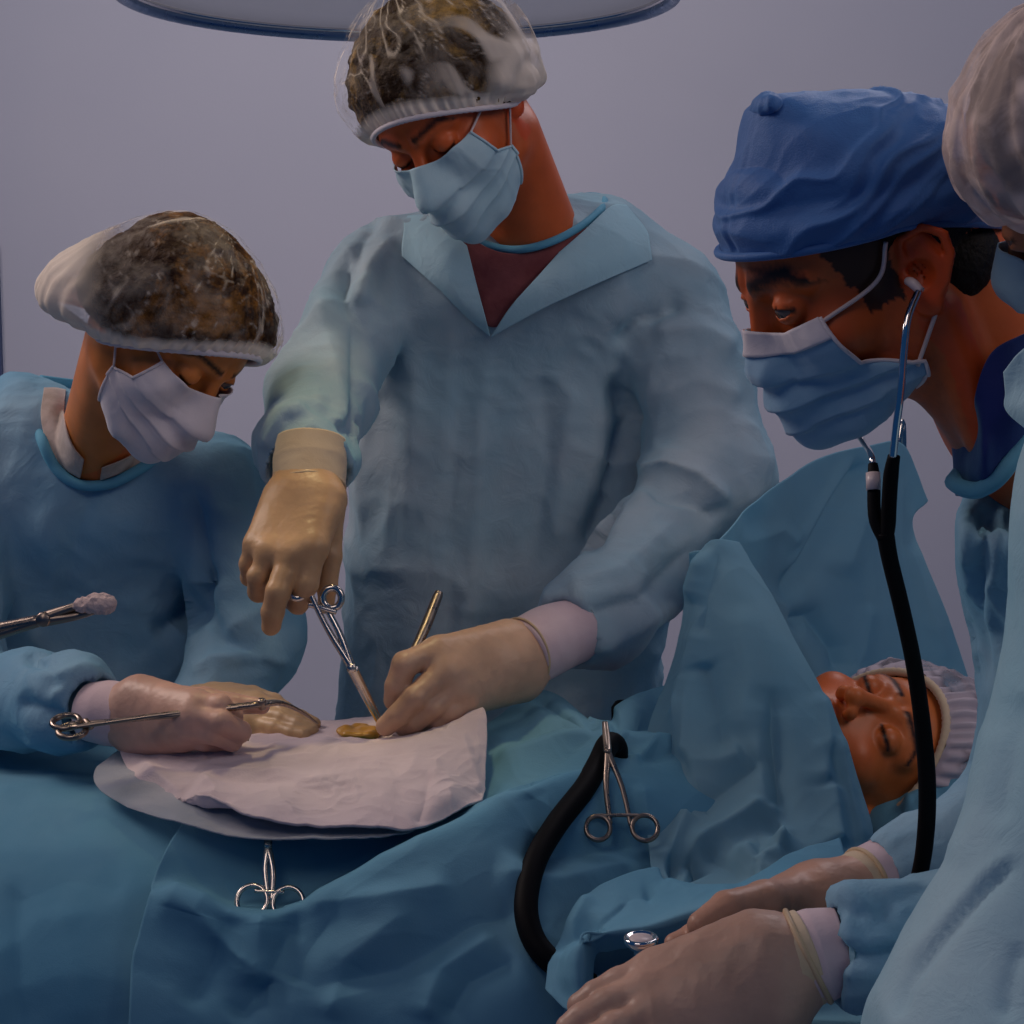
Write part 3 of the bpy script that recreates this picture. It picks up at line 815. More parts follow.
    folds = [
        ([(345, 245), (344, 290), (352, 320), (356, 400), (356, 470)], -.012, .010),
        ([(318, 275), (325, 330), (340, 390), (352, 430)], .004, .012),
        ([(372, 262), (352, 300), (350, 350), (362, 430), (362, 560)], .007, .012),
        ([(262, 455), (285, 415), (330, 395)], .006, .010), ([(285, 448), (312, 428), (350, 452)], .006, .007),
        ([(300, 405), (330, 412), (355, 432)], -.006, .008),
        ([(490, 335), (480, 420), (474, 560), (470, 720)], .0045, .012), ([(462, 360), (452, 480), (450, 700)], -.003, .010),
        ([(612, 350), (640, 320), (690, 300)], -.010, .010), ([(610, 370), (628, 420), (606, 500), (580, 560)], -.014, .012),
        ([(648, 330), (700, 330), (740, 350)], .006, .014),
        ([(640, 400), (700, 380), (745, 400)], .005, .014), ([(636, 475), (668, 462), (700, 475), (735, 510)], .010, .010),
        ([(640, 490), (690, 500), (720, 520)], -.008, .010), ([(560, 590), (620, 570), (680, 520)], .005, .012),
        ([(575, 620), (640, 600), (700, 540)], -.007, .010), ([(590, 655), (650, 620), (690, 590)], .006, .012),
        ([(420, 340), (410, 430), (404, 560)], .003, .014), ([(540, 360), (548, 460), (530, 600)], -.004, .016), ([(575, 380), (560, 470), (555, 560)], .004, .014),
        ([(395, 235), (365, 270), (358, 310)], .006, .010), ([(380, 215), (360, 245), (352, 290)], -.005, .008)]
    gown_mesh('surgical_gown', root, f, (-.36, 1.70, .34), (.42, 2.50, 1.72), GOWN, seed=3, folds=[(a[0], a[1]*1.5)+tuple(a[2:]) for a in folds], cr=.016, fine=.004)
    # neck binding and wide collar
    ring_on('neck_binding', f, [(455, 226, 2.03), (480, 242), (505, 249), (530, 248), (560, 238), (588, 221), (605, 203, 2.12), (590, 196, 2.20), (540, 203, 2.22), (480, 213, 2.15)], .0046, BIND, root, .004, ex)
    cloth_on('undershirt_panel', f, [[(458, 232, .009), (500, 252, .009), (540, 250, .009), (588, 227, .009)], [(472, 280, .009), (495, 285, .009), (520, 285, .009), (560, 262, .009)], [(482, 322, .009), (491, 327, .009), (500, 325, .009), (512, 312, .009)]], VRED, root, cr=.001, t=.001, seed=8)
    cloth_on('collar_flap', f, [[(404, 216, 0.012), (425, 216, 0.014), (447, 228, 0.016), (467, 246, 0.016)], [(404, 230, 0.012), (428, 240, 0.016), (454, 262, 0.020), (476, 282, 0.019)], [(402, 245, 0.010), (434, 272, 0.014), (460, 298, 0.019), (485, 316, 0.018)], [(402, 256, 0.008), (438, 288, 0.010), (466, 316, 0.012), (490, 336, 0.012)]], GOWN_C, root, cr=.003, seed=9)
    cloth_on('collar_flap', f, [[(560, 252, 0.014), (585, 230, 0.016), (610, 207, 0.016), (626, 205, 0.012)], [(540, 274, 0.018), (580, 250, 0.020), (620, 234, 0.016), (646, 230, 0.010)], [(512, 305, 0.019), (560, 280, 0.022), (606, 262, 0.018), (650, 246, 0.010)], [(491, 337, 0.014), (540, 310, 0.016), (596, 284, 0.014), (652, 260, 0.009)]], GOWN_C, root, cr=.004, seed=10)
    lower_body(root, -.02, 2.24, .45)
    # right hand (left in the picture), knuckles toward us, fingers hanging
    Y = 1.76
    wr = [A(326, 500, Y), A(282, 500, Y+.01)]
    mcp = [A(313, 548, 1.715), A(292, 556, 1.712), A(270, 553, 1.72), A(256, 545, 1.735)]
    fin = [[A(306, 584, 1.705), A(298, 603, 1.722), A(291, 600, 1.742)],
           [A(278, 592, 1.695), A(273, 612, 1.70), A(271, 626, 1.708)],
           [A(259, 576, 1.715), A(258, 592, 1.735), A(264, 594, 1.752)],
           [A(249, 564, 1.735), A(250, 577, 1.752), A(258, 578, 1.765)]]
    th = [A(328, 520, 1.76), A(330, 556, 1.745), A(327, 588, 1.74), A(326, 606, 1.742)]
    f1 = hand_f(wr, mcp, fin, th, [.0118, .0118, .0108, .0098], pr=.0165, kp=.02, tr=(.016, .0115, .0095, .0080))
    pts = wr+mcp+sum(fin, [])+th+[A(310, 440, 1.80)]
    glove(root, 'glove', [A(310, 458, 1.80), A(309, 480, 1.79), A(307, 505, 1.77)], [.0335, .031, .028], f1, extra=pts, seed=4, col=(.55, .33, .17), pad=.045)
    cuff_tube('glove_cuff', root, [A(311, 440, 1.81), A(310, 462, 1.80), A(309, 488, 1.785)], [.035, .0372, .0362], CUFF_Y, fold=.001, seed=3)
    v, q = ring(A(309, 488, 1.785), A(309, 505, 1.775)-A(309, 488, 1.785), .0358, .0016); mk('cuff_bead', v, q, BEAD, root)
    # left hand (right in the picture) steadying the field
    Y = 1.80
    wr = [A(506, 642, 1.80), A(520, 680, 1.80)]
    mcp = [A(436, 652, 1.735), A(444, 672, 1.722), A(456, 690, 1.725), A(470, 702, 1.735)]
    fin = [[A(405, 664, 1.715), A(397, 686, 1.715), A(394, 700, 1.72)],
           [A(415, 698, 1.700), A(398, 716, 1.700), A(386, 726, 1.705)],
           [A(432, 708, 1.706), A(415, 721, 1.706), A(404, 728, 1.71)],
           [A(450, 712, 1.715), A(436, 722, 1.715), A(426, 729, 1.72)]]
    th = [A(480, 700, 1.78), A(450, 706, 1.76), A(420, 704, 1.745), A(398, 712, 1.735)]
    f2 = hand_f(wr, mcp, fin, th, [.0128, .0122, .0112, .0102], pr=.0185, kp=.02)
    pts = wr+mcp+sum(fin, [])+th+[A(560, 640, 1.83)]
    glove(root, 'glove', [A(532, 654, 1.815), A(520, 658, 1.81), A(505, 664, 1.79)], [.028, .029, .027], f2, extra=pts, seed=6, col=(.58, .36, .24), pad=.04)
    cuff_tube('glove_cuff', root, [A(580, 630, 1.86), A(550, 640, 1.835), A(524, 654, 1.812)], [.033, .0368, .0362], CUFF, fold=.002, seed=5)
    v, q = ring(A(525, 652, 1.812), A(500, 664, 1.79)-A(524, 654, 1.812), .0360, .0014); mk('cuff_bead', v, q, BEAD, root)
    return root

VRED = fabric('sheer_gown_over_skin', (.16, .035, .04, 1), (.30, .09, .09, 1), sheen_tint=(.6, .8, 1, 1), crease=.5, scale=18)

# ================================================================== the nurse on the left
N_R = np.array([[-.4316, .6576, .6175], [-.8992, -.3686, -.2359], [.0724, -.657, .7504]])
H2 = Head([-.3585, 1.8711, 1.4706], N_R, .92, dict(skin=(.68, .22, .05), hair=(.02, .008, .004), cz=.080, openL=.0035, nose=.85, jaw=.9, brow=.8, ears=1))
roll(H2, -9, 208, 379, 1.84)
def nurse():
    root = thing('person', 'nurse at the left with a puffed brown-tinted hair net and white mask, head bowed', 'person', (-.45, 2.1, 0))
    def ex(p):
        d = cap(p, H2.w((0, -.040, -.06)), A(92, 470, 2.05), .036, .044)
        d = smin(d, cap(p, H2.w((.03, -.01, -.06)), A(98, 462, 2.02), .032, .034), .02)
        d = smin(d, cap(p, A(40, 530, 2.13), A(170, 530, 2.13), .05), .04)
        return d
    make_body(root, H2, ex, A(-20, 600, 2.1)-[.05, .55, 0], A(300, 190, 1.8)+[.03, .55, .03], h=.0024)
    add_eyes(root, H2, gaze=(0, 1, -.3), iris=(.05, .07, .08))
    def rf(D): return skull_r(D)+.007+.003*fbm(D*9, 4)
    b = band_curve(.056, -.044, -.104, .084, .097, -.124)
    PH = prof_r(H2, [(76, 340), (70, 312), (78, 280), (104, 250), (140, 230), (175, 220), (213, 227), (240, 248), (262, 280), (274, 315), (274, 345), (100, 352)], .098, None)
    radial_cap('hair', root, H2, HAIR_B, band_curve(.056, -.036, -.056, .0785, .094, -.110), (0, -.25, 1), lambda D: np.maximum(bare_r(H2, D), PH(D)+.003*fbm(D*9, 4)), 160, 60, pleat=(40, .0015, .4), cr=(.003, 60), seed=6)
    PR = prof_r(H2, [(18, 338), (14, 320), (24, 296), (56, 262), (100, 238), (140, 220), (175, 214), (215, 222), (245, 243), (268, 278), (281, 315), (282, 345), (272, 362), (50, 352), (78, 362)], .112, (.077, .097, .080))
    def puff(D):
        back = 0
        return PR(D)+.003*fbm(D*2.5, 7, 2)
    def dens(D, t):
        return np.clip((D@dir_px(H2, 40, 310)-.52)/.3, 0, 1)*.8
    radial_cap('hair_net', root, H2, NETW, b, (0, -.25, 1), puff, dens=dens, seed=12, pleat=(52, .0035, .22), cr=(.004, 40))
    band_ring(root, H2, b, MASK_W, .0062)
    mo, G = make_mask(root, H2, MASK_W, None, top=(31, 29, 34), bot=(-60, -54, -42), az=(56, 64, 86, 74), seed=5, bulge=.010)
    ear_loop(root, H2, G[1, -2], G[30, -2], on_head(H2, [(.93, .28, .30), (.96, .02, .42), (.98, -.12, .22)], .004))
    shL, elL, wrL = A(215, 488, 2.03), A(252, 640, 2.0), A(205, 712, 1.93)
    shR, elR, wrR = A(-40, 470, 2.05), A(-50, 690, 1.92), A(85, 704, 1.74)
    def f(p):
        t = smin(cap(p, A(50, 540, 2.12), A(40, 900, 2.14), .105, .12), cap(p, A(150, 540, 2.12), A(165, 900, 2.14), .10, .12), .09)
        t = smin(t, cap(p, A(-20, 462, 2.08), A(50, 452, 2.08), .06), .05)
        t = smin(t, cap(p, A(50, 458, 2.08), A(200, 480, 2.06), .056, .058), .06)
        t = smin(t, cap(p, A(28, 415, 2.12), A(60, 465, 2.08), .045, .05), .05)
        t = smin(t, cap(p, A(60, 520, 2.06), A(150, 515, 2.06), .070), .05)
        t = smin(t, cap(p, (-.55, 2.14, .8), (-.55, 2.14, .42), .13, .15), .05); t = smin(t, cap(p, (-.40, 2.14, .8), (-.40, 2.14, .42), .13, .15), .05)
        a1 = chain(p, [shL, elL, wrL], [.060, .058, .046], .03)
        a2 = chain(p, [shR, elR, A(20, 700, 1.83), A(70, 702, 1.76), A(84, 705, 1.74)], [.06, .055, .045, .042, .035], .03)
        d = smin(smin(t, a1, .02), a2, .02)
        d = smax(d, -cap(p, A(118, 714, 1.70), A(84, 705, 1.745), .036, .028), .006)
        d = smax(d, -cap(p, H2.w((0, -.03, -.02)), A(94, 440, 2.06), .050, .038), .008)
        d = smax(d, -(p[:, 2]-.36), .01)
        return d
    folds = [([(190, 480), (205, 560), (188, 640)], -.010, .010), ([(130, 500), (140, 570), (120, 650)], .003, .02),
             ([(150, 640), (190, 610), (215, 560)], -.012, .012), ([(200, 600), (225, 640), (270, 655)], -.008, .010),
             ([(190, 680), (215, 660), (260, 655), (295, 665)], .008, .010), ([(215, 640), (260, 610), (290, 600)], .006, .012),
             ([(40, 500), (55, 580), (30, 660)], .004, .015), ([(95, 470), (70, 560), (55, 680)], -.004, .012),
             ([(35, 670), (60, 676), (85, 668), (100, 680)], .006, .008), ([(10, 700), (50, 712), (90, 735)], -.007, .010), ([(25, 655), (45, 665), (62, 690)], -.006, .008)]
    gown_mesh('surgical_gown', root, f, (-.85, 1.66, .34), (-.14, 2.36, 1.52), GOWN_B, seed=13, folds=[(a[0], a[1]*1.4)+tuple(a[2:]) for a in folds], cr=.015, fine=.004)
    ring_on('neck_binding', f, [(42, 380, 2.15), (36, 410, 2.08), (42, 440), (56, 468), (78, 484), (108, 484), (138, 470), (168, 448, 2.03), (165, 420, 2.12), (100, 390, 2.19)], .0062, BIND, root, .006, ex)
    fb = lambda p: np.minimum(f(p), ex(p))
    cloth_on('undershirt_collar', fb, [[(44, 388, .006), (41, 418, .006), (49, 448, .006), (64, 468, .006), (80, 478, .006)], [(56, 388, .009), (53, 416, .009), (60, 440, .009), (70, 456, .009), (82, 470, .009)], [(66, 390, .005), (64, 414, .005), (68, 434, .005), (74, 448, .006), (84, 460, .006)]], SCRUB_W, root, 60, 24, cr=.003, cs=20, seed=4)
    cloth_on('undershirt_collar', fb, [[(100, 480, .006), (122, 472, .006), (145, 460, .006), (160, 448, .006)], [(102, 468, .009), (120, 461, .009), (138, 452, .009), (152, 442, .009)]], SCRUB_W, root, 40, 16, cr=.002, cs=20, seed=5)
    lower_body(root, -.47, 2.16, .45)
    # near hand holding the long curved clamp
    wr = [A(140, 696, 1.70), A(142, 738, 1.70)]
    mcp = [A(196, 704, 1.655), A(194, 716, 1.645), A(190, 729, 1.648), A(184, 738, 1.66)]
    fin = [[A(220, 706, 1.645), A(232, 716, 1.655), A(224, 724, 1.672)],
           [A(222, 722, 1.632), A(240, 732, 1.642), A(232, 738, 1.662)],
           [A(214, 734, 1.636), A(232, 741, 1.645), A(228, 743, 1.665)],
           [A(204, 741, 1.65), A(220, 744, 1.66), A(222, 744, 1.675)]]
    th = [A(168, 698, 1.70), A(205, 700, 1.685), A(236, 704, 1.675), A(262, 706, 1.672)]
    f1 = hand_f(wr, mcp, fin, th, [.0110, .0110, .0102, .0092], pr=.0165, kp=.018, tr=(.014, .0118, .0098, .0078))
    pts = wr+mcp+sum(fin, [])+th+[A(90, 712, 1.73)]
    glove(root, 'glove', [A(108, 714, 1.715), A(128, 716, 1.71), A(146, 717, 1.70)], [.0275, .0265, .024], f1, extra=pts, seed=8, col=(.60, .36, .28))
    cuff_tube('glove_cuff', root, [A(92, 712, 1.728), A(108, 713, 1.718), A(129, 716, 1.708)], [.029, .0318, .0308], CUFF, fold=.001, seed=6)
    # far hand held flat over the field
    wr = [A(214, 702, 1.87), A(222, 726, 1.85)]
    mcp = [A(258, 702, 1.80), A(256, 712, 1.785), A(252, 722, 1.78), A(246, 730, 1.785)]
    fin = [[A(284, 710, 1.775), A(300, 718, 1.765), A(314, 724, 1.758)],
           [A(282, 718, 1.765), A(298, 725, 1.752), A(312, 730, 1.745)],
           [A(276, 728, 1.758), A(292, 733, 1.745), A(304, 735, 1.738)],
           [A(268, 735, 1.765), A(282, 738, 1.755), A(292, 739, 1.748)]]
    th = [A(232, 696, 1.86), A(252, 696, 1.84), A(274, 702, 1.815), A(290, 712, 1.80)]
    f2 = hand_f(wr, mcp, fin, th, [.0086, .0086, .0082, .0076], pr=.0155, kp=.018, tr=(.013, .0105, .009, .0075))
    pts = wr+mcp+sum(fin, [])+th+[A(200, 712, 1.9)]
    glove(root, 'glove', [A(190, 706, 1.92), A(205, 710, 1.895), A(220, 714, 1.865)], [.026, .026, .024], f2, extra=pts, seed=9, col=(.60, .40, .22))
    return root

# ================================================================== the man in the blue cap
H3 = Head([.2508, 1.3098, 1.5339], [[-.2296, -.8769, -.4223], [.9675, -.1583, -.1974], [.1063, -.4539, .8847]], .95,
          dict(skin=(.62, .12, .024), hair=(.008, .005, .004), openL=.0030, openR=.0030, nose=.55, brow=2.1, stubble=1, ears=1, cz=.074, short=1))
def bluecap():
    root = thing('person', 'dark-haired man in a tied blue surgical cap leaning in with a stethoscope in his ears', 'person', (.62, 1.3, 0))
    def ex(p):
        d = cap(p, H3.w((0, -.050, -.035)), A(1035, 405, 1.36), .054, .062)
        d = smin(d, cap(p, H3.w((-.02, -.015, -.075)), A(1000, 414, 1.31), .036, .036), .025)
        d = smin(d, cap(p, A(1035, 405, 1.36), A(1120, 520, 1.42), .062, .07), .04)
        d = smin(d, cap(p, H3.w((-.062, -.02, -.05)), A(985, 440, 1.28), .013, .013), .018)
        return d
    make_body(root, H3, ex, A(700, 640, 1.4)-[.02, .45, .0], A(1130, 60, 1.2)+[.03, .5, .04], h=.0022)
    add_eyes(root, H3, gaze=(-.1, 1, -.35), iris=(.04, .018, .008))
    # short dark hair below the cap
    def fh(p):
        q = H3.l(p); m = q.copy(); m[:, 0] = np.abs(q[:, 0])
        d = np.minimum(ell(m, SK, (.0785, .0985, .076)), ell(m, (0, -.045, -.03), (.066, .056, .05)))
        keep = np.maximum(m[:, 1]-.040+.3*(m[:, 2]-.03)*0, (-.030-.52*(m[:, 1]))-m[:, 2]-.0)     # in front and below the hairline: skin
        keep = np.maximum(m[:, 1]-.008, -.060-m[:, 2])
        ear = .016-np.linalg.norm((m-np.array([.078, -.006, -.012]))*np.array([.5, .95, .52]), axis=1)
        d = smax(d, keep, .004); d = smax(d, ear, .004)
        return (d-.0008*vnoise(q*np.array([500, 500, 160]), 3))*H3.sc
    lo, hi = H3.pos-.15, H3.pos+.15
    V, Q = mesh_sdf(fh, lo, hi, .0022); mk('hair', V, Q, HAIR_D, root)
    # blue cap
    b = band_curve(.047, .026, -.030, .0815, .098, -.108)
    PR = prof_r(H3, [(730, 290), (729, 240), (731, 190), (735, 150), (742, 120), (754, 106), (790, 102), (830, 98), (880, 99), (930, 105), (962, 118), (985, 150), (996, 200), (993, 250), (975, 262)], .098, None)
    def rc(D): return np.maximum(PR(D)-.002+.003*fbm(D*2.2, 21, 2), bare_r(H3, D, .001)+.0045)
    def ga(D, t, ph):
        a = np.arctan2(D[:, 2], D[:, 1]); w = .0
        # drapes sweeping from the forehead back to the knot
        s = D[:, 2]*1.0+.30*D[:, 1]+.12*vnoise(D*2.5, 5)
        e = -.004+.0055*(1-np.abs(vnoise(np.stack([s*6.0, D[:, 1]*.8, D[:, 0]*.8], 1), 31)))**2.5+.0045*(1-np.abs(vnoise(np.stack([s*4.2+2, D[:, 1]*1.1, D[:, 0]*1.1], 1), 35)))**2
        lowb = np.exp(-((t-.10)/.06)**2)*.0022-np.exp(-((t-.21)/.05)**2)*.0024+np.exp(-((t-.31)/.06)**2)*.0022
        return e+lowb
    co, _ = radial_cap('surgical_cap', root, H3, CAPBLUE, b, (0, -.05, 1), rc, nphi=300, nt=160, pleat=(7, .0012, .3), cr=(.004, 14), seed=22, gather=ga, thickness=.0012)
    P = b(np.linspace(0, 2*np.pi, 160, endpoint=False)); v, q = tube(H3.w(P*1.012), .0032, closed=True, seg=8); mk('cap_hem', v, q, CAPBLUE, co)
    # knot corner of the cap at the front top
    def fk(p):
        q = H3.l(p)
        d = ell(q, k1, (.020, .010, .008), K1)
        return (d-.006*(crumple(q, 34, 7)-.5))*H3.sc
    _c = H3.w(SK); k1 = SK+dir_px(H3, 758, 118, .04)*.112; k2 = SK+dir_px(H3, 746, 146, .04)*.100
    _a = dir_px(H3, 752, 118, .02); _b = nrm(np.cross(_a, (1., 0, 0))); K1 = np.stack([np.cross(_b, _a), _b, _a], 1)
    V, Q = mesh_sdf(fk, H3.w(k1)-.07, H3.w(k1)+.07, .0018); mk('cap_knot', V, Q, CAPBLUE, co)
    mo, G = make_mask(root, H3, MASK_B, MASK_W, top=(27, 26, 30), bot=(-60, -60, -60), az=(50, 62, 96, 96), seed=9, bulge=.001, out=.002, pleats=3)
    e1 = on_head(H3, [(-.95, .30, .20), (-.93, .12, .50)], .004)
    ear_loop(root, H3, G[2, 1], np.array([-.079, .008, .020]), list(e1[:1]), r=.0016)
    ear_loop(root, H3, G[31, 2], H3_ear(-.9), [], r=.0016)
    # gown
    def f(p):
        t = chain(p, [A(1105, 560, 1.40), A(1122, 700, 1.42), A(1130, 900, 1.44)], [.115, .105, .115], .03)
        t = smin(t, cap(p, A(1002, 520, 1.34), A(1070, 480, 1.40), .034, .05), .04)
        t = smin(t, cap(p, (.66, 1.44, .85), (.66, 1.44, .40), .13, .16), .06)
        a1 = chain(p, [A(1085, 640, 1.26), A(1040, 925, 1.23), A(945, 935, 1.215), A(860, 948, 1.20), A(834, 951, 1.20)], [.05, .045, .040, .038, .034], .03)
        a2 = chain(p, [A(1075, 600, 1.50), A(1040, 790, 1.46), A(975, 832, 1.43), A(915, 860, 1.41), A(893, 868, 1.405)], [.06, .050, .032, .030, .028], .03)
        d = smin(smin(t, a1, .02), a2, .02)
        d = smax(d, -cap(p, A(800, 960, 1.2), A(838, 950, 1.2), .036, .029), .005)
        d = smax(d, -cap(p, A(870, 880, 1.4), A(895, 868, 1.405), .03, .024), .005)
        d = smax(d, -cap(p, A(1005, 430, 1.33), A(1010, 470, 1.33), .07, .050), .012)
        d = smax(d, -(p[:, 2]-.36), .01)
        return d
    folds = [([(985, 500), (982, 560), (975, 620), (985, 700)], -.010, .007), ([(968, 500), (966, 560), (972, 600)], .005, .006),
             ([(1003, 500), (995, 560), (990, 640)], .008, .008), ([(1024, 640), (1003, 600), (992, 560)], .006, .006),
             ([(832, 905), (860, 915), (900, 905)], -.006, .006), ([(830, 925), (865, 945), (905, 940)], .005, .006), ([(832, 955), (870, 955), (905, 948)], -.007, .005),
             ([(832, 975), (870, 972), (900, 965)], .005, .006), ([(835, 890), (860, 898), (880, 920)], .006, .006), ([(850, 895), (890, 900), (940, 880)], -.004, .008)]
    gown_mesh('surgical_gown', root, f, (.22, 1.05, .34), (.86, 1.68, 1.48), GOWN_B, seed=23, folds=folds, cr=.010, cs=9, h=.0045, fine=.003)
    P = [A(953, 482, 1.30), A(962, 488, 1.28), A(978, 490, 1.27), A(996, 480, 1.26), A(1012, 460, 1.26), A(1028, 432, 1.27), A(1040, 400, 1.30), A(1060, 380, 1.38), A(1040, 400, 1.46), A(980, 450, 1.42)]
    v, q = tube(catmull(np.array(P+[P[0]]), 70)[:-1], .0062, closed=True, seg=10); mk('neck_binding', v, q, BIND, root)
    rows = [[(952, 440, 1.34), (975, 425, 1.285), (975, 395, 1.255), (992, 352, 1.255), (1030, 330, 1.27)], [(955, 470, 1.33), (980, 462, 1.255), (992, 432, 1.25), (1018, 395, 1.25), (1050, 360, 1.30)], [(958, 496, 1.32), (985, 495, 1.28), (1005, 475, 1.268), (1025, 445, 1.27), (1060, 400, 1.30)]]
    cloth('scrub_top', rows, SCRUB, root, 60, 40, cr=.003, t=.0015, seed=14)
    lower_body(root, .66, 1.44, .45)
    # near hand, palm down
    wr = [A(752, 952, 1.20), A(764, 1012, 1.185)]
    mcp = [A(655, 968, 1.20), A(648, 990, 1.182), A(650, 1012, 1.168), A(662, 1034, 1.160)]
    fin = [[A(620, 984, 1.192), A(596, 996, 1.188), A(580, 1005, 1.186)],
           [A(608, 1004, 1.172), A(584, 1018, 1.166), A(568, 1028, 1.162)],
           [A(614, 1028, 1.156), A(594, 1040, 1.150), A(580, 1050, 1.146)],
           [A(634, 1048, 1.146), A(616, 1060, 1.140), A(604, 1068, 1.136)]]
    th = [A(735, 950, 1.23), A(700, 962, 1.235), A(664, 972, 1.23), A(640, 980, 1.225)]
    f1 = hand_f(wr, mcp, fin, th, [.0112, .0112, .0106, .0098], pr=.0225, kp=.022)
    pts = wr+mcp+sum(fin, [])+th+[A(830, 960, 1.20)]
    glove(root, 'glove', [A(812, 958, 1.20), A(785, 966, 1.197), A(750, 975, 1.195)], [.0285, .0295, .029], f1, extra=pts, seed=10, col=(.56, .34, .25), pad=.045)
    cuff_tube('knit_cuff', root, [A(845, 948, 1.20), A(818, 955, 1.20), A(790, 964, 1.197)], [.028, .0325, .0315], CUFF, fold=.001, seed=7, rib=.0003, ribs=36, seg=72)
    for (a, c, r) in ((A(752, 972, 1.195), (-1, .28), .0342), (A(808, 956, 1.2), (-1, .2), .0335)):
        dn = nrm(A(745, 975, 1.195)-A(812, 956, 1.2)); dn = nrm(dn+np.array([0, .1, .25 if r > .034 else -.25]))
        v, q = ring(a, dn, r, .0022); mk('cuff_bead', v, q, BEAD, root)
    cuff_tube('glove_cuff', root, [A(750, 973, 1.195), A(780, 966, 1.197), A(808, 957, 1.2)], [.0325, .0335, .033], CUFF_Y, fold=.002, seed=8)
    # far hand reaching to the chest piece
    wr = [A(820, 898, 1.37), A(812, 914, 1.36)]
    mcp = [A(750, 908, 1.335), A(752, 918, 1.345), A(758, 926, 1.355), A(764, 930, 1.365)]
    fin = [[A(718, 922, 1.315), A(695, 936, 1.30), A(676, 944, 1.29)],
           [A(722, 930, 1.33), A(704, 944, 1.32), A(692, 950, 1.31)],
           [A(730, 938, 1.34), A(715, 948, 1.335), A(705, 954, 1.33)],
           [A(742, 940, 1.352), A(728, 950, 1.348), A(720, 956, 1.345)]]
    th = [A(800, 900, 1.35), A(765, 902, 1.32), A(728, 908, 1.30), A(700, 925, 1.285)]
    f2 = hand_f(wr, mcp, fin, th, [.0108, .0105, .010, .009], pr=.0205, kp=.02, tr=(.019, .016, .0125, .0098))
    pts = wr+mcp+sum(fin, [])+th+[A(890, 880, 1.41)]
    glove(root, 'glove', [A(872, 880, 1.40), A(850, 888, 1.385), A(815, 902, 1.365)], [.024, .0235, .021], f2, extra=pts, seed=11, col=(.52, .28, .19), pad=.04)
    cuff_tube('knit_cuff', root, [A(905, 866, 1.41), A(890, 872, 1.405), A(868, 882, 1.395)], [.027, .0292, .0282], CUFF, fold=.001, seed=9, rib=.0003, ribs=36, seg=72)
    v, q = ring(A(866, 883, 1.394), nrm(A(820, 900, 1.37)-A(890, 872, 1.405)), .0278, .002); mk('cuff_bead', v, q, BEAD, root)
    cuff_tube('glove_cuff', root, [A(838, 892, 1.378), A(852, 887, 1.386), A(868, 881, 1.396)], [.0235, .026, .0275], CUFF_Y, fold=.002, seed=10)
    return root
def H3_ear(s):
    return np.array([-.082, -.012+.004*s, -.010+.026*s])

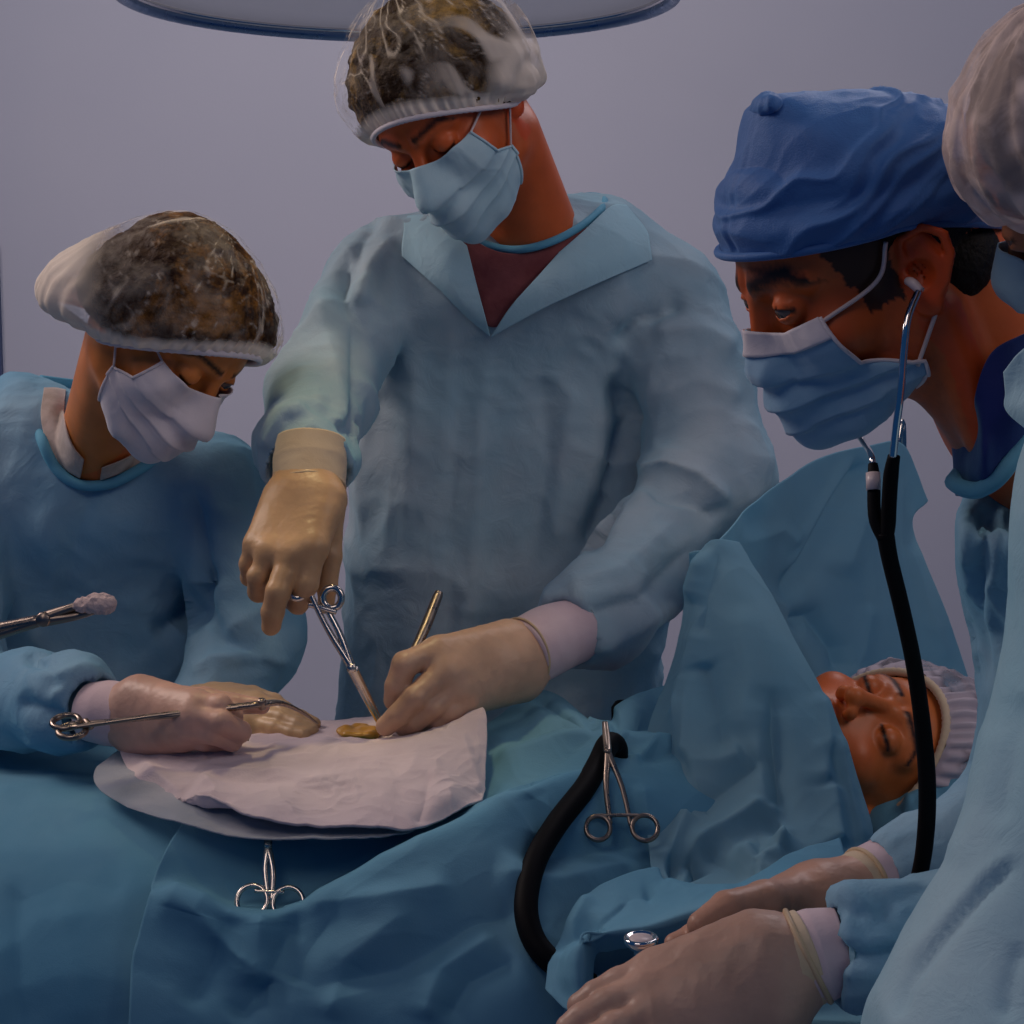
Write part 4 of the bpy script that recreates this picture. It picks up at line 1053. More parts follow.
# ================================================================== the person at the right edge
H4 = Head([.3850, 1.1509, 1.5865], [[.4828, -.6334, -.6047], [.7467, .6585, -.0936], [.4575, -.4063, .7909]], .9,
          dict(skin=(.45, .17, .08), hair=(.05, .02, .012), openL=.002, openR=.002, ears=1, brow=.8))
def fourth():
    root = thing('person', 'person in a beige hair net and pale gown cut off by the right edge', 'person', (.60, .98, 0))
    R0 = H4
    def ex(p):
        d = cap(p, R0.w((0, -.045, -.05)), A(1190, 400, 1.12), .055, .065)
        return smin(d, cap(p, A(1190, 400, 1.12), A(1230, 480, 1.10), .07, .10), .04)
    make_body(root, R0, ex, A(930, 560, 1.12)-[.02, .4, 0], A(1180, -40, 1.1)+[.05, .45, .05], h=.0032)
    add_eyes(root, R0, gaze=(0, 1, -.3))
    b = band_curve(.040, -.008, -.045, .082, .100, -.108)
    radial_cap('hair', root, R0, HAIR_B, band_curve(.044, -.012, -.055, .078, .094, -.106), (0, -.2, 1), lambda D: skull_r(D)+.006+.003*fbm(D*9, 4), 140, 50, pleat=(40, .0015, .4), cr=(.004, 60), seed=7)
    PR = prof_r(R0, [(1019, 240), (1003, 228), (982, 205), (964, 182), (955, 160), (952, 135), (958, 108), (971, 76), (989, 48), (1010, 28), (1040, 12), (1080, 5), (1120, 20)], .105)
    def puff(D): return PR(D)+.002*fbm(D*2.5, 9, 2)
    def ga(D, t, ph):
        return .0065*(1-np.abs(vnoise(np.stack([ph*4.0, t*1.0, 0*t], 1), 41)))**3+.003*(1-np.abs(vnoise(np.stack([ph*9.0, t*1.5, 0*t], 1), 42)))**3
    def dens(D, t): return .35+.5*np.clip((vnoise(np.concatenate([D*5], 1), 9)-.0)/.4, 0, 1)
    radial_cap('hair_net', root, R0, NETW2, b, (0, -.2, 1), puff, dens=dens, gather=ga, seed=32, pleat=(50, .003, .25), cr=(.003, 40))
    band_ring(root, R0, b, MASK_W, .0045)
    mo, G = make_mask(root, R0, MASK_P, None, top=(26, 18, 12), bot=(-66, -56, -40), az=(60, 74, 90), seed=11, bulge=.012)
    ear_loop(root, R0, G[2, 1], G[34, 1], on_head(R0, [(-.9, .35, .30), (-.95, .05, .5), (-.98, -.2, .2)], .004))
    def f(p):
        t = chain(p, [A(1140, 560, 1.14), A(1112, 790, 1.11), A(1045, 1070, 1.06)], [.060, .072, .118], .03)
        t = smin(t, chain(p, [A(1190, 560, 1.1), A(1230, 800, 1.08), (.60, .98, .6), (.60, .98, .42)], [.10, .13, .15, .17], .03), .04)
        t = smin(t, cap(p, A(1130, 480, 1.12), A(1180, 520, 1.12), .06, .08), .05); t = smin(t, cap(p, A(1205, 440, 1.12), A(1225, 520, 1.11), .078, .10), .05)
        d = smax(t, -(p[:, 2]-.36), .01)
        return d
    folds = [([(1024, 855), (985, 890), (950, 930), (905, 985), (895, 1024)], -.006, .004), ([(1024, 845), (980, 880), (945, 920), (900, 970)], .004, .006),
             ([(1024, 690), (1010, 760), (995, 830)], -.005, .010), ([(1000, 720), (985, 800), (950, 870)], .004, .012), ([(1024, 940), (1010, 980), (1005, 1024)], -.004, .006)]
    gown_mesh('surgical_gown', root, f, (.22, .78, .34), (.90, 1.32, 1.42), GOWN_C, seed=33, folds=folds, cr=.006, cs=6, h=.0045)
    rows = [[(1004, 372, 1.10), (1020, 352, 1.09), (1040, 340, 1.08), (1070, 335, 1.08)], [(1006, 392, 1.10), (1024, 382, 1.09), (1050, 380, 1.07), (1080, 390, 1.06)], [(1008, 412, 1.10), (1030, 412, 1.08), (1060, 420, 1.06), (1090, 440, 1.05)], [(1040, 440, 1.08), (1060, 450, 1.07), (1090, 460, 1.06), (1120, 470, 1.05)]]
    cloth('gown_collar', rows, GOWN_C, root, 50, 40, cr=.003, t=.0015, seed=15)
    lower_body(root, .60, .98, .45)
    return root

# ================================================================== the patient
P_R = np.array([[-.1584, .1794, .9709], [.7111, -.6615, .2382], [.685, .7282, -.0227]])
H5 = Head([.3666, 1.8723, 1.0205], P_R, 1.0, dict(skin=(.58, .15, .035), hair=(.012, .006, .004), lips=(.40, .08, .05), brow=1.0, nose=.95, jaw=.92, ears=1))
def patient():
    root = thing('person', 'patient lying unconscious on the table, face turned up under a white hair net', 'person', (-.1, 1.78, .88))
    sh = np.array([.12, 1.74, 1.0])
    def ex(p):
        d = cap(p, H5.w((0, -.045, -.05)), (.20, 1.77, .975), .050, .055)
        d = smin(d, cap(p, (.12, 1.62, .965), (.12, 1.90, .965), .065), .05)
        d = smin(d, ell(p, (-.02, 1.77, .955), (.19, .14, .085)), .05)
        d = smin(d, ell(p, (-.26, 1.765, .935), (.22, .13, .09)), .06)
        return d
    def tint(V, c):
        n = fbm(V*40, 5)
        w = np.clip((.02-V[:, 0])*20, 0, 1)[:, None]
        return c*(1-w)+np.array([.75, .42, .06])*(1+.2*n[:, None])*w
    make_body(root, H5, ex, (-.60, 1.5, .84), (.56, 2.05, 1.20), h=.0028, tint=tint, k=.02)
    b = band_curve(.064, .006, -.05, .080, .093, -.110)
    radial_cap('hair', root, H5, HAIR_D, band_curve(.068, .002, -.052, .0775, .090, -.108), (0, -.2, 1), lambda D: skull_r(D)+.008+.004*fbm(D*7, 4), 160, 60, pleat=(40, .0015, .4), cr=(.004, 60), seed=9)
    PR = prof_r(H5, [(930, 674), (950, 674), (970, 682), (988, 702), (1002, 735), (1003, 775), (990, 805), (955, 822), (915, 818), (885, 802)], .118)
    def puff(D): return PR(D)+.007*fbm(D*2.2, 11, 2)
    def ga(D, t, ph): return .009*(1-np.abs(vnoise(np.stack([ph*3.2, t*1.6, 0*t], 1), 51)))**2.5
    def dens(D, t): return np.clip((vnoise(D*4.5, 19)-.05)/.25, 0, 1)*.9
    radial_cap('hair_net', root, H5, NETP, b, (0, -.2, 1), puff, gather=ga, dens=dens, seed=42, pleat=(44, .0045, .25), cr=(.006, 30))
    band_ring(root, H5, b, CUFF_Y, .0075, ripple=40)
    return root

surgeon(); nurse(); bluecap(); fourth(); patient()
# ------------------------------------------------------------------ the room
def wallmat():
    m, nt, b = newmat('painted_wall'); n = noise_node(nt, 1.2, 3); r = ramp(nt, n.outputs['Fac'], [(.3, (.51, .50, .59, 1)), (.7, (.56, .54, .62, 1))])
    nt.links.new(r.outputs['Color'], b.inputs['Base Color']); b.inputs['Roughness'].default_value = .7
    k = noise_node(nt, 160, 3); bump(nt, b, k.outputs['Fac'], .1, .002); return m
WALL = wallmat()
def structure(name, c, s, mat):
    v, q = box(c, s); o = mk(name, v, q, mat, None, smooth=False, origin=c); tag(o, kind='structure'); return o
FLOORM = plain('vinyl_floor', (.35, .38, .42, 1), .35, .4)
structure('wall_back', (0, 4.65, 1.6), (7, .1, 3.2), WALL)
structure('floor', (0, 2.0, -.05), (7, 5.4, .1), FLOORM)
TRIMM = plain('trim_paint', (.06, .09, .2, 1), .5)
structure('trim_1', (-1.322, 4.59, 1.0), (.05, .02, 1.28), TRIMM)
# ------------------------------------------------------------------ operating table, patient's support
def table():
    root = thing('operating_table', 'operating table with a dark padded top hidden under the blue drapes', 'table', (-.1, 1.72, 0))
    def pad(p): q = np.abs(p-np.array([-.07, 1.76, .80]))-np.array([.58, .19, .015]); return np.linalg.norm(np.maximum(q, 0), axis=1)-.02
    V, Q = mesh_sdf(pad, (-1.1, 1.48, .72), (.86, 2.04, .88), .012); mk('mattress', V, Q, RUBBER, root)
    v, q = box((-.07, 1.76, .745), (1.15, .36, .03)); mk('table_frame', v, q, STEEL, root, smooth=False)
    v, q = lathe([(0, 0), (.11, 0), (.11, .5), (.08, .52), (.08, .73), (0, .73)], (-.12, 1.76, 0), (0, 0, 1)); mk('column', v, q, STEEL, root)
    v, q = box((-.12, 1.76, .03), (.7, .36, .06)); mk('foot', v, q, STEEL, root, smooth=False)
table()
def flatbody(): pass

# big sheet over the table (left and front)
xs = (-190, 0, 130, 240, 350, 450, 540, 640, 760, 900, 1060)
def rowY(pts): return [(x, y, Y) for x, (y, Y) in zip(xs, pts)]
r0 = [(900, 2.07)]*11
r1 = [(757, 2.0), (756, 2.0), (754, 1.98), (752, 1.95), (750, 1.95), (754, 1.95), (752, 1.95), (765, 1.96), (790, 1.98), (800, 1.98), (800, 1.98)]
r2 = [(768, 1.83), (768, 1.83), (766, 1.82), (748, 1.80), (742, 1.80), (746, 1.80), (748, 1.80), (790, 1.82), (850, 1.84), (860, 1.86), (860, 1.86)]
r3 = [(800, 1.68), (800, 1.68), (795, 1.665), (768, 1.655), (758, 1.66), (765, 1.67), (800, 1.68), (855, 1.68), (905, 1.70), (915, 1.72), (915, 1.72)]
r4 = [(860, 1.565), (860, 1.565), (850, 1.56), (830, 1.57), (828, 1.58), (840, 1.585), (870, 1.585), (915, 1.56), (955, 1.55), (960, 1.56), (960, 1.56)]
r5 = [(930, 1.49), (930, 1.49), (925, 1.49), (915, 1.50), (915, 1.51), (920, 1.51), (940, 1.50), (975, 1.45), (1000, 1.40), (1010, 1.40), (1010, 1.40)]
r6 = [(1030, 1.44), (1030, 1.44), (1030, 1.44), (1030, 1.44), (1030, 1.445), (1030, 1.445), (1030, 1.43), (1035, 1.37), (1045, 1.30), (1055, 1.28), (1055, 1.28)]
r7 = [(1250, 1.41), (1250, 1.41), (1250, 1.41), (1250, 1.41), (1250, 1.41), (1250, 1.41), (1250, 1.40), (1250, 1.34), (1180, 1.25), (1180, 1.23), (1180, 1.23)]
r8 = [(1500, 1.40)]*7+[(1500, 1.33), (1500, 1.24), (1500, 1.22), (1500, 1.22)]
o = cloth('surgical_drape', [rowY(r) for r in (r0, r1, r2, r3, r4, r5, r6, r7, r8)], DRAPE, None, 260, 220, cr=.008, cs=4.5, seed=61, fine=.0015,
          folds=[([(-20, 800), (60, 780), (130, 765)], .004, .012), ([(20, 870), (18, 950), (22, 1040)], -.005, .01), ([(60, 900), (90, 1030)], .004, .02), ([(0, 905), (70, 880), (130, 890)], -.003, .015)])
tag(o, 'widest pale blue sheet covering the table and patient, smooth area at lower left', 'drape')

# second sheet with the left hem, the pocket fold and the long diagonal fold
rows = [
 [(198, 800, 1.60), (260, 790, 1.62), (335, 782, 1.64), (415, 765, 1.68), (490, 722, 1.79), (543, 690, 1.87), (604, 722, 1.78), (650, 702, 1.86), (715, 700, 1.90)],
 [(184, 822, 1.560), (250, 828, 1.565), (330, 826, 1.575), (412, 806, 1.60), (492, 760, 1.70), (548, 712, 1.78), (604, 727, 1.70), (652, 722, 1.77), (715, 720, 1.80)],
 [(166, 850, 1.530), (245, 866, 1.535), (325, 866, 1.54), (408, 838, 1.555), (492, 790, 1.62), (552, 752, 1.68), (605, 742, 1.66), (655, 748, 1.69), (715, 750, 1.72)],
 [(152, 884, 1.510), (240, 902, 1.505), (312, 898, 1.51), (390, 856, 1.525), (496, 800, 1.575), (558, 776, 1.61), (606, 768, 1.625), (656, 775, 1.64), (715, 785, 1.66)],
 [(151, 892, 1.480), (238, 912, 1.462), (300, 903, 1.468), (384, 857, 1.485), (498, 799, 1.530), (560, 777, 1.575), (606, 775, 1.60), (656, 790, 1.615), (715, 805, 1.63)],
 [(147, 905, 1.470), (240, 926, 1.452), (306, 922, 1.452), (390, 885, 1.462), (502, 832, 1.500), (562, 812, 1.545), (607, 812, 1.57), (657, 822, 1.585), (715, 835, 1.60)],
 [(139, 935, 1.458), (240, 955, 1.444), (318, 952, 1.436), (402, 925, 1.440), (508, 880, 1.472), (564, 862, 1.515), (608, 858, 1.54), (658, 862, 1.555), (715, 872, 1.57)],
 [(132, 965, 1.446), (240, 985, 1.432), (324, 985, 1.424), (410, 970, 1.424), (512, 935, 1.442), (566, 915, 1.475), (610, 905, 1.50), (660, 905, 1.52), (715, 915, 1.54)],
 [(129, 1030, 1.424), (240, 1040, 1.415), (330, 1045, 1.405), (420, 1045, 1.400), (515, 1020, 1.405), (570, 995, 1.435), (612, 985, 1.45), (662, 985, 1.46), (715, 995, 1.47)],
 [(120, 1230, 1.395), (240, 1230, 1.385), (335, 1240, 1.380), (430, 1240, 1.375), (520, 1230, 1.375), (575, 1220, 1.385), (615, 1200, 1.39), (665, 1200, 1.40), (715, 1200, 1.40)]]
folds = [([(151, 893), (200, 912), (240, 955), (268, 985)], .010, .012), ([(300, 904), (262, 985), (232, 1024)], -.008, .012), ([(262, 912), (266, 985)], .006, .010),
 ([(232, 912), (215, 960), (185, 1010)], -.006, .012), ([(350, 890), (300, 960), (290, 985)], -.005, .014), ([(300, 905), (380, 900), (460, 885)], .006, .012),
 ([(300, 990), (400, 970), (480, 920), (530, 905)], -.009, .018), ([(330, 1024), (345, 960), (420, 905)], .006, .016), ([(425, 1024), (440, 970), (500, 930)], .007, .012), ([(445, 1024), (470, 980), (520, 955)], -.006, .010),
 ([(320, 1010), (380, 985), (440, 975)], .004, .014),
 # rays from the gather
 ([(604, 726), (560, 722), (500, 742)], -.005, .007), ([(604, 727), (560, 712), (530, 694)], -.004, .006), ([(600, 728), (555, 742), (490, 765)], .006, .008), ([(600, 730), (560, 758), (500, 790)], -.004, .008),
 ([(610, 722), (640, 708), (690, 690)], .010, .006), ([(608, 726), (640, 722), (680, 716)], -.009, .006), ([(612, 732), (650, 745), (690, 742)], .006, .006), ([(615, 738), (645, 757), (690, 750)], -.007, .006), ([(628, 760), (655, 748), (700, 760)], .006, .006),
 ([(520, 860), (600, 850), (660, 840)], -.006, .016), ([(490, 872), (560, 880), (640, 862)], .006, .014), ([(640, 780), (648, 830), (640, 860)], .004, .01), ([(530, 780), (545, 830), (520, 870)], -.005, .014)]
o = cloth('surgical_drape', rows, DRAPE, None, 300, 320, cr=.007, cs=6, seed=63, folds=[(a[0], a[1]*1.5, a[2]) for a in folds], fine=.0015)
tag(o, 'creased blue sheet with a hem at its left, pinched by the ring-handled clamp', 'drape')

# tent that screens the face, near side
rows = [
 [(706, 545, 1.79), (712, 541, 1.775), (718, 540, 1.77), (726, 541, 1.775), (737, 544, 1.79)],
 [(697, 566, 1.80), (706, 562, 1.765), (722, 562, 1.755), (738, 564, 1.76), (752, 566, 1.775)],
 [(686, 598, 1.80), (702, 594, 1.755), (728, 592, 1.735), (752, 594, 1.735), (775, 600, 1.755)],
 [(680, 632, 1.80), (696, 635, 1.745), (728, 636, 1.715), (765, 636, 1.71), (795, 640, 1.735)],
 [(666, 680, 1.79), (690, 686, 1.735), (730, 688, 1.695), (776, 688, 1.685), (819, 687, 1.71)],
 [(650, 722, 1.74), (684, 728, 1.705), (732, 730, 1.67), (788, 730, 1.66), (838, 732, 1.685)],
 [(642, 762, 1.70), (682, 770, 1.665), (735, 772, 1.635), (800, 772, 1.63), (854, 771, 1.66)],
 [(645, 812, 1.60), (684, 818, 1.60), (742, 822, 1.59), (812, 820, 1.59), (868, 815, 1.63)],
 [(650, 860, 1.535), (686, 866, 1.535), (748, 868, 1.53), (816, 864, 1.535), (873, 858, 1.59)],
 [(655, 888, 1.49), (690, 894, 1.485), (750, 898, 1.48), (816, 892, 1.49), (873, 888, 1.55)],
 [(660, 960, 1.47), (690, 960, 1.465), (750, 960, 1.46), (816, 955, 1.47), (873, 950, 1.53)]]
folds = [([(712, 545), (698, 590), (690, 660), (676, 750)], .012, .010), ([(697, 590), (690, 640), (668, 720)], -.010, .008), ([(720, 545), (706, 600), (700, 640)], -.006, .008),
 ([(700, 665), (692, 720), (684, 765)], .008, .010), ([(700, 662), (712, 690), (722, 760)], -.007, .012), ([(684, 765), (720, 762), (745, 752)], .006, .010),
 ([(773, 684), (770, 730), (778, 790), (780, 860)], -.012, .012), ([(766, 690), (758, 760), (770, 820)], .007, .012),
 ([(690, 810), (730, 780), (765, 755)], -.010, .012), ([(668, 880), (700, 845), (740, 820), (770, 800)], .010, .009), ([(735, 845), (755, 870), (775, 862), (785, 832)], .012, .010),
 ([(770, 800), (785, 832), (780, 860)], .010, .008), ([(660, 870), (678, 835), (690, 812)], .008, .010), ([(664, 872), (690, 862), (700, 880)], -.014, .008), ([(700, 850), (740, 872), (760, 880)], -.006, .010),
 ([(818, 690), (826, 740), (822, 790)], .007, .010), ([(826, 740), (850, 800), (860, 860)], -.006, .010), ([(836, 735), (850, 790), (866, 850)], .006, .006), ([(830, 780), (838, 850)], .008, .010),
 ([(738, 600), (750, 680), (740, 740)], .004, .02)]
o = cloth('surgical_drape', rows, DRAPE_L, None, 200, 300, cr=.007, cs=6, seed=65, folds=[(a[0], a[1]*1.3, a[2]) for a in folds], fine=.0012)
tag(o, 'tent-like blue sheet raised beside the head, its right edge crossing the chin', 'drape')

# sheet hanging on the screen behind the face
rows = [
 [(690, 552, 1.84), (716, 541, 1.80), (760, 497, 1.93), (812, 462, 2.03), (868, 446, 2.12), (902, 445, 2.17), (927, 500, 2.22)],
 [(688, 600, 1.90), (730, 580, 1.87), (775, 545, 1.97), (820, 520, 2.05), (862, 510, 2.13), (892, 508, 2.18), (911, 524, 2.22)],
 [(690, 660, 1.94), (745, 640, 1.93), (792, 612, 2.01), (832, 600, 2.07), (870, 595, 2.14), (905, 592, 2.18), (936, 592, 2.21)],
 [(700, 730, 1.98), (760, 710, 1.98), (806, 690, 2.04), (845, 682, 2.09), (885, 678, 2.15), (925, 675, 2.19), (966, 672, 2.22)],
 [(700, 820, 2.02), (770, 810, 2.02), (820, 800, 2.07), (865, 795, 2.12), (905, 792, 2.16), (950, 790, 2.20), (1000, 790, 2.23)],
 [(700, 1000, 2.08), (770, 1000, 2.08), (820, 1000, 2.10), (865, 1000, 2.13), (905, 1000, 2.17), (950, 1000, 2.21), (1000, 1000, 2.24)]]
folds = [([(868, 458), (840, 500), (808, 560), (782, 606)], -.020, .014), ([(882, 470), (860, 520), (838, 580)], .010, .020), ([(856, 452), (820, 510), (785, 580)], .010, .008),
 ([(786, 622), (815, 618), (838, 650), (846, 680)], -.018, .012), ([(740, 545), (780, 530), (800, 545)], .006, .012), ([(760, 500), (735, 560), (740, 600)], -.006, .014),
 ([(870, 600), (862, 650), (850, 680)], .006, .012), ([(905, 540), (925, 600), (950, 670)], .005, .010)]
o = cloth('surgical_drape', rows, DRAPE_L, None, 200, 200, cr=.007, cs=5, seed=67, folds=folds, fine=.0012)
tag(o, 'pale blue sheet hung as a screen behind the patient\'s face', 'drape')

# folded flap under the near hands
rows = [
 [(547, 990, 1.40), (557, 948, 1.43), (592, 892, 1.475), (653, 867, 1.50), (668, 882, 1.49), (732, 887, 1.475), (786, 857, 1.50), (840, 838, 1.55)],
 [(556, 1000, 1.385), (568, 962, 1.41), (606, 915, 1.44), (654, 892, 1.465), (682, 893, 1.462), (740, 890, 1.455), (792, 868, 1.475), (845, 855, 1.52)],
 [(568, 1010, 1.37), (578, 950, 1.39), (612, 928, 1.41), (654, 916, 1.425), (694, 904, 1.43), (748, 893, 1.43), (800, 878, 1.45), (850, 870, 1.50)],
 [(584, 1015, 1.35), (581, 945, 1.365), (602, 934, 1.375), (648, 928, 1.385), (697, 913, 1.40), (756, 897, 1.41), (806, 885, 1.43), (855, 880, 1.48)],
 [(592, 1030, 1.37), (592, 960, 1.39), (612, 948, 1.41), (655, 942, 1.42), (705, 926, 1.43), (760, 908, 1.44), (810, 900, 1.46), (860, 890, 1.50)]]
folds = [([(556, 952), (600, 925), (630, 900), (660, 892)], -.008, .006), ([(592, 928), (620, 905), (650, 893)], .006, .006), ([(562, 950), (552, 1024)], .005, .008), ([(592, 894), (575, 925), (572, 1000)], .006, .008), ([(660, 880), (690, 895), (740, 892)], .004, .006)]
o = cloth('surgical_drape', rows, DRAPE, None, 200, 110, cr=.003, cs=8, seed=69, folds=folds, t=.002)
tag(o, 'folded blue sheet flap bulging over the chest piece at lower centre', 'drape')

# dark sheet at the pillow under the patient's head
rows = [
 [(845, 800, 1.86), (880, 790, 1.84), (920, 790, 1.82), (960, 775, 1.82), (1000, 745, 1.84), (1040, 730, 1.86)],
 [(850, 850, 1.80), (880, 835, 1.77), (920, 828, 1.74), (960, 812, 1.74), (1000, 790, 1.76), (1040, 780, 1.78)],
 [(850, 900, 1.70), (880, 880, 1.68), (920, 870, 1.66), (960, 860, 1.66), (1000, 850, 1.68), (1040, 845, 1.70)],
 [(850, 980, 1.66), (880, 980, 1.64), (920, 970, 1.62), (960, 970, 1.62), (1000, 960, 1.64), (1040, 960, 1.66)]]
o = cloth('surgical_drape', rows, DRAPE, None, 120, 100, cr=.012, cs=9, seed=71, folds=[([(900, 812), (940, 790), (985, 772)], .012, .010), ([(880, 850), (920, 820), (980, 800)], -.012, .010)])
tag(o, 'crumpled blue sheet under the patient\'s head by the near arm', 'drape')
def pil(p):
    d = ell(p, (.42, 1.86, .905), (.20, .17, .048)); return d
V, Q = mesh_sdf(pil, (.18, 1.64, .84), (.66, 2.08, .98), .007); N = vnormals(V, Q); V = V+N*(.010*(crumple(V, 9, 5)-.4))[:, None]
o = mk('pillow', V, Q, SCRUB, None, origin=(.42, 1.86, .86)); tag(o, 'dark blue pillow under the patient\'s hair net', 'pillow')

# screen frame holding the tent
root = thing('anesthesia_screen', 'steel frame holding up the raised sheets beside the head', 'frame', (.25, 2.0, .8))
P = [(.235, 1.80, .82), (.225, 1.80, 1.20), (.222, 1.81, 1.262), (.27, 1.90, 1.30), (.40, 2.10, 1.375), (.475, 2.19, 1.37), (.50, 2.225, 1.30), (.50, 2.225, .05)]
v, q = tube(np.array(P)+[0, .07, -.07], .006, n=90); mk('screen_bar', v, q, STEEL, root)
v, q = lathe([(0, 0), (.10, 0), (.10, .02), (.02, .05), (0, .05)], (.50, 2.245, 0), (0, 0, 1)); mk('foot_plate', v, q, STEEL, root)

# gauze
rows = [
 [(150, 740, 1.730), (200, 742, 1.730), (250, 744, 1.705), (310, 738, 1.705), (370, 739, 1.705), (430, 730, 1.705), (484, 711, 1.720)],
 [(122, 745, 1.700), (185, 752, 1.670), (250, 752, 1.660), (310, 748, 1.660), (370, 750, 1.660), (430, 738, 1.670), (486, 716, 1.700)],
 [(124, 762, 1.670), (190, 770, 1.625), (250, 772, 1.615), (310, 770, 1.610), (372, 768, 1.615), (430, 758, 1.625), (486, 738, 1.670)],
 [(140, 782, 1.630), (196, 792, 1.585), (250, 796, 1.570), (312, 796, 1.570), (374, 792, 1.570), (432, 780, 1.580), (485, 768, 1.630)],
 [(168, 797, 1.590), (204, 806, 1.555), (254, 808, 1.540), (314, 814, 1.535), (376, 812, 1.535), (434, 802, 1.545), (484, 792, 1.595)],
 [(186, 800, 1.570), (205, 796, 1.545), (254, 818, 1.515), (316, 828, 1.505), (378, 828, 1.505), (420, 828, 1.515), (482, 800, 1.575)]]
folds = [([(130, 750), (180, 765), (240, 780), (300, 785)], -.004, .008), ([(140, 760), (170, 785), (185, 798)], .005, .007), ([(240, 800), (330, 780), (400, 770)], .004, .014), ([(430, 770), (425, 800), (418, 828)], -.004, .008), ([(460, 730), (472, 770), (480, 795)], .004, .006), ([(200, 770), (215, 790), (210, 805)], .004, .006)]
o = cloth('gauze_pad', rows, GAUZE, None, 220, 160, cr=.007, cs=12, seed=73, folds=folds, t=.0025, fine=.0025)
tag(o, 'thick off-white gauze cloth spread beside the operation opening', 'gauze')
rows = [
 [(118, 752, 1.715), (190, 768, 1.650), (250, 775, 1.630), (310, 775, 1.625), (370, 770, 1.630), (420, 770, 1.635)],
 [(96, 770, 1.670), (180, 792, 1.595), (250, 800, 1.575), (310, 802, 1.570), (372, 802, 1.570), (425, 800, 1.580)],
 [(98, 788, 1.630), (170, 812, 1.560), (246, 826, 1.535), (310, 830, 1.525), (372, 830, 1.525), (424, 824, 1.540)],
 [(128, 808, 1.585), (176, 823, 1.535), (240, 838, 1.510), (310, 840, 1.498), (365, 838, 1.500), (408, 833, 1.515)]]
o = cloth('gauze_pad', rows, GAUZE_T, None, 200, 110, cr=.004, cs=10, seed=75, t=.0015, fine=.0015)
tag(o, 'thin bluish gauze layer showing below the thick gauze', 'gauze')
# sterile edge pads around the opening
rows = [
 [(250, 732, 1.80), (300, 722, 1.82), (345, 719, 1.83), (385, 716, 1.83), (430, 714, 1.81)],
 [(250, 737, 1.75), (300, 729, 1.765), (345, 724, 1.765), (385, 722, 1.765), (430, 720, 1.765)],
 [(248, 746, 1.71), (300, 744, 1.715), (340, 742, 1.72), (385, 742, 1.72), (430, 738, 1.72)]]
o = cloth('gauze_pad', rows, GAUZE, None, 90, 40, cr=.004, cs=16, seed=77, t=.002); tag(o, 'narrow gauze strip behind the yellow-stained opening under the clamp tip', 'gauze')
def fs(p):
    c1 = A(360, 732, 1.735)
    return ell(p, c1, (.024, .020, .006))
c0 = A(358, 733, 1.735); V, Q = mesh_sdf(fs, c0-[.06, .05, .04], c0+[.06, .05, .04], .0018); V = V+vnormals(V, Q)*(.003*vnoise(V*110, 3))[:, None]
WOUND = plain('iodine_skin', (.60, .30, .04, 1), .3, .5, (60, .5, .003))
o = mk('surgical_site', V, Q, WOUND, None, origin=c0); tag(o, 'small orange-yellow stained opening in the gauze at the clamp tip', 'surgical site')
# ------------------------------------------------------------------ instruments
def clamp(name, label, cat, tip, joint, ra, rb, Ra, Rb, mat, r=.0028, lever=None, tip_r=.0016, curve=None, group=None, bar=True, jaw_gap=.0012, jaw_r=None, facing=None):
    """ring-handled clamp: tip, hinge, centres of the two finger rings"""
    tip, joint, ra, rb = [np.asarray(x, float) for x in (tip, joint, ra, rb)]
    root = thing(name, label, cat, joint, group)
    ax = nrm(tip-joint); nn = nrm(np.cross(ra-joint, rb-joint)) if facing is None else nrm(facing); side = nrm(np.cross(nn, ax))
    jr = jaw_r or r*1.25
    for s, rc, R in ((1, ra, Ra), (-1, rb, Rb)):
        d = nrm(rc-joint); e = rc-d*R
        out = nrm(np.cross(nn, d)); sg = np.sign(out@(rc-(ra+rb)/2)) or 1
        mid = joint*.45+e*.55+out*sg*.0
        # shank meets the ring tangentially on its inner side
        tan = rc-out*sg*R*.86-d*R*.5
        v, q = tube([joint, mid*.5+(joint*.5+tan*.5)*.5, tan], [r*1.25, r, r*.9], n=24, seg=10, flat=.7); mk('shank', v, q, mat, root)
        v, q = ring(rc, nn, R, r*.85, n=44, seg=10, sq=.92); mk('finger_ring', v, q, mat, root)
        if curve is not None: P = [joint]+[np.asarray(c) for c in curve]+[tip]
        else: P = [joint, (joint+tip)/2, tip]
        P = [p+side*s*jaw_gap*(1 if i else .3) for i, p in enumerate(P)]
        v, q = tube(P, np.linspace(jr, tip_r, len(P)), n=28, seg=10, flat=.75); mk('jaw', v, q, mat, root)
    v, q = lathe([(0, r*1.5), (r*.9, r*1.4), (r*1.1, r*1.1), (r*1.1, -r*1.1), (r*.9, -r*1.4), (0, -r*1.5)], joint, nn, 16); mk('hinge_pin', v, q, mat, root)
    if bar:
        f = lever or .70
        a = joint+(ra-joint)*f; b = joint+(rb-joint)*f
        v, q = tube([a, (a+b)/2+nn*r*.2, b], r*.85, n=14, seg=8, flat=.8); mk('ratchet', v, q, mat, root)
    return root
clamp('hemostat', 'slim clamp with ring handles dangling at the centre, pinching the gathered sheet', 'clamp', A(605, 722, 1.64), A(608, 752, 1.60), A(598, 828, 1.548), A(645, 828, 1.548), .0117, .0124, STEEL_D, r=.0026, lever=.84)
clamp('hemostat', 'small clamp hanging below the gauze, its rings tucked in a sheet fold', 'clamp', A(269, 822, 1.556), A(268, 846, 1.520), A(252, 901, 1.488), A(288, 903, 1.488), .0140, .0140, STEEL, r=.0027, lever=.82)
